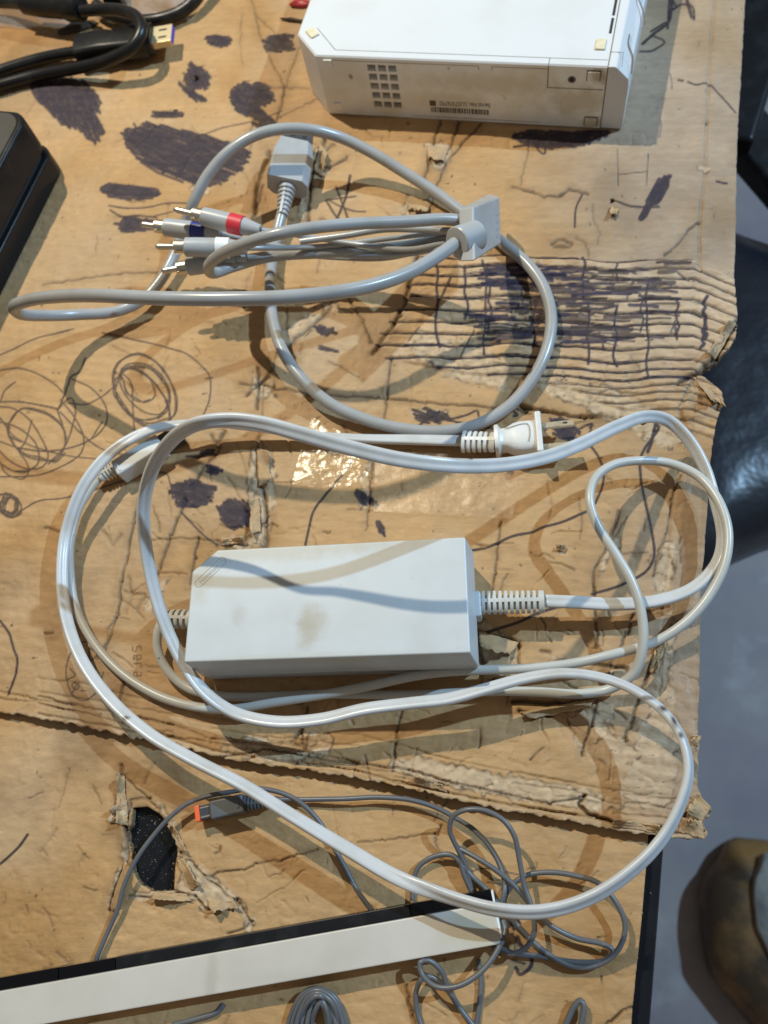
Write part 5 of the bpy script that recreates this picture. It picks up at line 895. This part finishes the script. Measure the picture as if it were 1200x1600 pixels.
for k, (q, h_) in enumerate([([(1112, 1262), (1098, 1285), (1075, 1272), (1090, 1240)], .007), ([(1101, 1311), (1060, 1300), (1066, 1280), (1098, 1284)], .004), ([(748, 985), (810, 1004), (800, 1022), (750, 1012)], .006), ([(752, 1040), (800, 1020), (790, 1058), (758, 1060)], .004), ([(402, 700), (404, 760), (424, 752), (420, 704)], .004), ([(404, 775), (408, 830), (392, 835), (390, 780)], .004), ([(812, 1112), (930, 1092), (920, 1104), (830, 1122)], .005), ([(640, 305), (676, 315), (668, 330), (636, 325)], .004), ([(668, 225), (700, 235), (694, 252), (668, 245)], .003), ([(500, 225), (490, 268), (504, 275), (512, 240)], .004),
    ([(1084, 588), (1125, 612), (1132, 632), (1108, 622)], .006), ([(1150, 505), (1118, 562), (1106, 552), (1140, 500)], .006), ([(345, 852), (385, 848), (378, 838), (350, 842)], .004), ([(1096, 1150), (1090, 1166), (1080, 1160), (1084, 1150)], .004), ([(870, 860), (884, 858), (882, 850), (870, 852)], .003), ([(955, 322), (966, 326), (964, 335), (952, 333)], .003), ([(640, 1222), (700, 1238), (690, 1224), (650, 1212)], .004), ([(955, 1290), (1040, 1304), (1030, 1290), (960, 1278)], .004), ([(1030, 990), (1014, 1050), (1026, 1054), (1042, 1000)], .003)]): flap(q, .0004, h_, 10+k, SU)
for k, (q, h_) in enumerate([([(194, 1212), (200, 1290), (182, 1286), (184, 1214)], .006), ([(200, 1285), (199, 1250), (172, 1262), (178, 1280)], .005), ([(276, 1345), (300, 1392), (312, 1384), (288, 1340)], .005), ([(196, 1345), (172, 1420), (182, 1424), (206, 1360)], .004), ([(240, 1394), (290, 1396), (300, 1408), (235, 1404)], .004), ([(320, 1400), (362, 1402), (372, 1418), (330, 1424)], .004), ([(262, 1290), (282, 1332), (292, 1330), (272, 1290)], .003)]): flap(q, ZL+.0004, h_, 40+k, SL)
# ------------------------------------------------------------------ tape
def tape(name, poly, label, lift=.0011, seed=1):
    c = np.array(poly, float); n, m_ = 60, 40; V = []
    for j in range(m_):
        for i in range(n):
            s_, t_ = i/(n-1), j/(m_-1); q = (c[0]*(1-s_)+c[1]*s_)*(1-t_)+(c[3]*(1-s_)+c[2]*s_)*t_; p = P(*q); X, Y = np.array(p[0]), np.array(p[1])
            V.append((p[0], p[1], lift+.0012*(float(fbm(X, Y, 11, 21, 3))-.5)+.00075*(float(fbm(X, Y, 55, 22, 3))-.5)+.0009*float(fbm(X*.45, Y, 190, seed, 3, True))))
    F = [(j*n+i, (j+1)*n+i, (j+1)*n+i+1, j*n+i+1) for j in range(m_-1) for i in range(n-1)]
    o = mobj(name, V, F, M['tape2' if lift < .001 else 'tape'], None, True); tagtop(o, label, 'packing tape', 'pieces of clear packing tape stuck on the cardboard')
tape('packing_tape', [(484, 652), (560, 690), (586, 768), (456, 764)], 'shiny wrinkled clear tape under the white cords, left piece', .0011, 61)
tape('packing_tape', [(588, 690), (830, 720), (800, 812), (584, 800)], 'dull wrinkled clear tape below the plug, right piece', .0009, 62)
tape('packing_tape', [(1068, 730), (1097, 735), (1084, 1150), (1040, 1150)], 'long clear tape strip along the right margin of the cardboard', .0009, 63)
# ------------------------------------------------------------------ debris
def lump(name, px, py, L, Wd, H, mt, label, cat, z=0., an=0., seed=1):
    c = P(px, py, z); r_ = random.Random(seed); n = 10; V = []; rings = [(0, 1.), (.5, .9), (1., .45)]
    for h_, s_ in rings:
        for k in range(n):
            t = 2*math.pi*k/n; q = s_*(1+r_.uniform(-.25, .25)); x, y = L*q*math.cos(t), Wd*q*math.sin(t); V.append((c[0]+x*math.cos(an)-y*math.sin(an), c[1]+x*math.sin(an)+y*math.cos(an), z+H*h_*(1+r_.uniform(-.2, .2))))
    F = [(i*n+j, i*n+(j+1) % n, (i+1)*n+(j+1) % n, (i+1)*n+j) for i in range(2) for j in range(n)]+[tuple(2*n+j for j in range(n))]
    o = mobj(name, V, F, mt, None, True); tagtop(o, label, cat)
lump('plastic_scrap', 469, 8, .0085, .003, .004, M['crumb'], 'small dark red plastic scrap left of the console', 'scrap', .0005, -.2, 4)
lump('debris_flake', 458, 32, .0090, .0015, .002, M['twig'], 'thin dark splinter left of the console', 'debris', .0005, -.35, 5)
lump('debris_flake', 120, 44, .016, .006, .003, M['twig'], 'dark brown torn scrap beneath the black plug at the top left', 'debris', .0005, .1, 6)
lump('paper_scrap', 183, 1276, .0050, .0032, .002, M['flake'], 'pale torn paper lump beside the ragged hole', 'paper scrap', ZL+.0006, .3, 7)
dm = MB(); rr = random.Random(12)
for _ in range(150):
    px, py = rr.uniform(205, 272), rr.uniform(1268, 1388); c = P(px, py, ZT+.0001); s_ = min(.0005, .00005+.00007*rr.paretovariate(1.9)); a = rr.uniform(0, 3)
    dm.add([(c[0]+s_*math.cos(a+k*1.57)*rr.uniform(.6, 1.3), c[1]+s_*math.sin(a+k*1.57)*rr.uniform(.6, 1.3), c[2]+(k % 2)*s_*.5) for k in range(4)], [(0, 1, 2, 3)])
o = mobj('paper_dust', dm.v, dm.f, M['dustm'], None, False); o['kind'] = 'stuff'; tagtop(o, 'white paper dust scattered on the black table inside the torn hole', 'dust')
# ------------------------------------------------------------------ things beyond the table edge
def blob(pts, radii, name, mt, parent=None, k=20, squash=1., label=None):
    pts = np.array(pts, float); path = crv(np.hstack([pts, np.array(radii)[:, None]]), .02); p, r = path[:, :3], path[:, 3]
    T = np.gradient(p, axis=0); T /= np.linalg.norm(T, axis=1)[:, None]; V = []
    for i in range(len(p)):
        S = nrm(np.cross(T[i], [0, 0, 1])); Uu = np.cross(S, T[i])
        for j in range(k): a = 2*math.pi*j/k; V.append(p[i]+S*r[i]*math.cos(a)+Uu*r[i]*squash*math.sin(a))
    n = len(p); F = [(i*k+j, i*k+(j+1) % k, (i+1)*k+(j+1) % k, (i+1)*k+j) for i in range(n-1) for j in range(k)]+[tuple(range(k))[::-1], tuple((n-1)*k+j for j in range(k))]
    return mobj(name, V, F, mt, parent, True, label)
def chair():
    zs = -.30
    e = empty('office_chair', P(1190, 620, -.75), 'black leather chair beyond the right table edge, out of focus', 'chair')
    A = [P(1135, 352, zs), P(1290, 415, zs), P(1420, 560, zs), P(1390, 760, zs), P(1215, 832, zs), P(1150, 862, zs), P(1085, 905, zs), P(1010, 900, zs), P(980, 760, zs), P(1000, 420, zs)]
    c = np.mean(A, axis=0); k = len(A); V = []
    cv = [tuple(p) for p in cat2([p[:2] for p in A+A[:1]], 6)[:-1]]; n = len(cv); rg = [(1., -.055), (1.02, -.03), (1., -.008), (.93, .010), (.80, .020), (.55, .026), (.25, .028)]
    for s_, dz in rg:
        for x, y in cv: V.append((c[0]+(x-c[0])*s_, c[1]+(y-c[1])*s_, zs+dz))
    F = [(i*n+j, i*n+(j+1) % n, (i+1)*n+(j+1) % n, (i+1)*n+j) for i in range(len(rg)-1) for j in range(n)]+[tuple((len(rg)-1)*n+j for j in range(n))]
    mobj('seat', V, F, M['leather'], e)
    m = MB()
    def bar(a, b, wd, tk, name='frame_bar'):
        a, b = np.array(a), np.array(b); t = nrm(b-a); s_ = nrm(np.cross(t, [0, 0, 1])); u2 = np.cross(s_, t); mobj(name, *box(a-s_*wd/2-u2*tk/2, t*np.linalg.norm(b-a), s_*wd, u2*tk, .006, 3), M['satin'], e)
    bar(P(1250, -160, -.20), P(1128, 230, -.24), .055, .03); bar(P(1110, 150, -.25), P(1330, 400, -.27), .050, .03); bar(P(1175, -120, -.3), P(1165, 60, -.3), .08, .03)
    bar(P(1060, 640, -.34), P(1060, 640, -.745), .04, .04, 'leg'); bar(P(1300, 640, -.34), P(1300, 640, -.745), .04, .04, 'leg')
chair()
def shoe():
    zf = -.76
    e = empty('shoe', P(1180, 1450, zf), 'dark brown shoe with pale lining on the grey floor, out of focus', 'shoe')
    rim_ = [(1150, 1308), (1134, 1316), (1120, 1342), (1099, 1372), (1092, 1425), (1099, 1478), (1106, 1515), (1136, 1556), (1168, 1596), (1205, 1635), (1250, 1645), (1290, 1590), (1290, 1480), (1270, 1380), (1220, 1320)]
    cv = cat2(rim_+rim_[:1], 4)[:-1]; n = len(cv); cx, cy = 1195, 1470
    def ring(s_, z, dx=0, dy=0): return [P(cx+(x-cx)*s_+dx, cy+(y-cy)*s_+dy, zf+z) for x, y in cv]
    V = []; rg = [(.98, .0005), (1.0, .010), (.99, .022), (.97, .034), (.92, .046), (.83, .058), (.68, .068), (.46, .074), (.22, .076)]
    for s_, z in rg: V += ring(s_, z, (1-s_)*30, -(1-s_)*20)
    F = [(i*n+j, i*n+(j+1) % n, (i+1)*n+(j+1) % n, (i+1)*n+j) for i in range(len(rg)-1) for j in range(n)]
    mobj('upper', V, F+[tuple(range(n))[::-1], tuple((len(rg)-1)*n+j for j in range(n))], M['shoe'], e)
    rg = [(.50, .060), (.50, .072), (.44, .082), (.30, .086), (.12, .087)]; V = []
    for s_, z in rg: V += [P(1212+(x-cx)*s_*.72, 1425+(y-cy)*s_*1.15, zf+z) for x, y in cv]
    F = [(i*n+j, i*n+(j+1) % n, (i+1)*n+(j+1) % n, (i+1)*n+j) for i in range(len(rg)-1) for j in range(n)]+[tuple((len(rg)-1)*n+j for j in range(n))]
    mobj('lining', V, F, M['lining'], e)
    V = ring(1.0, .0008)+ring(1.0, .010)+ring(.97, .012); F = [(i*n+j, i*n+(j+1) % n, (i+1)*n+(j+1) % n, (i+1)*n+j) for i in range(2) for j in range(n)]
    mobj('sole', V, F, M['sole'], e)
shoe()
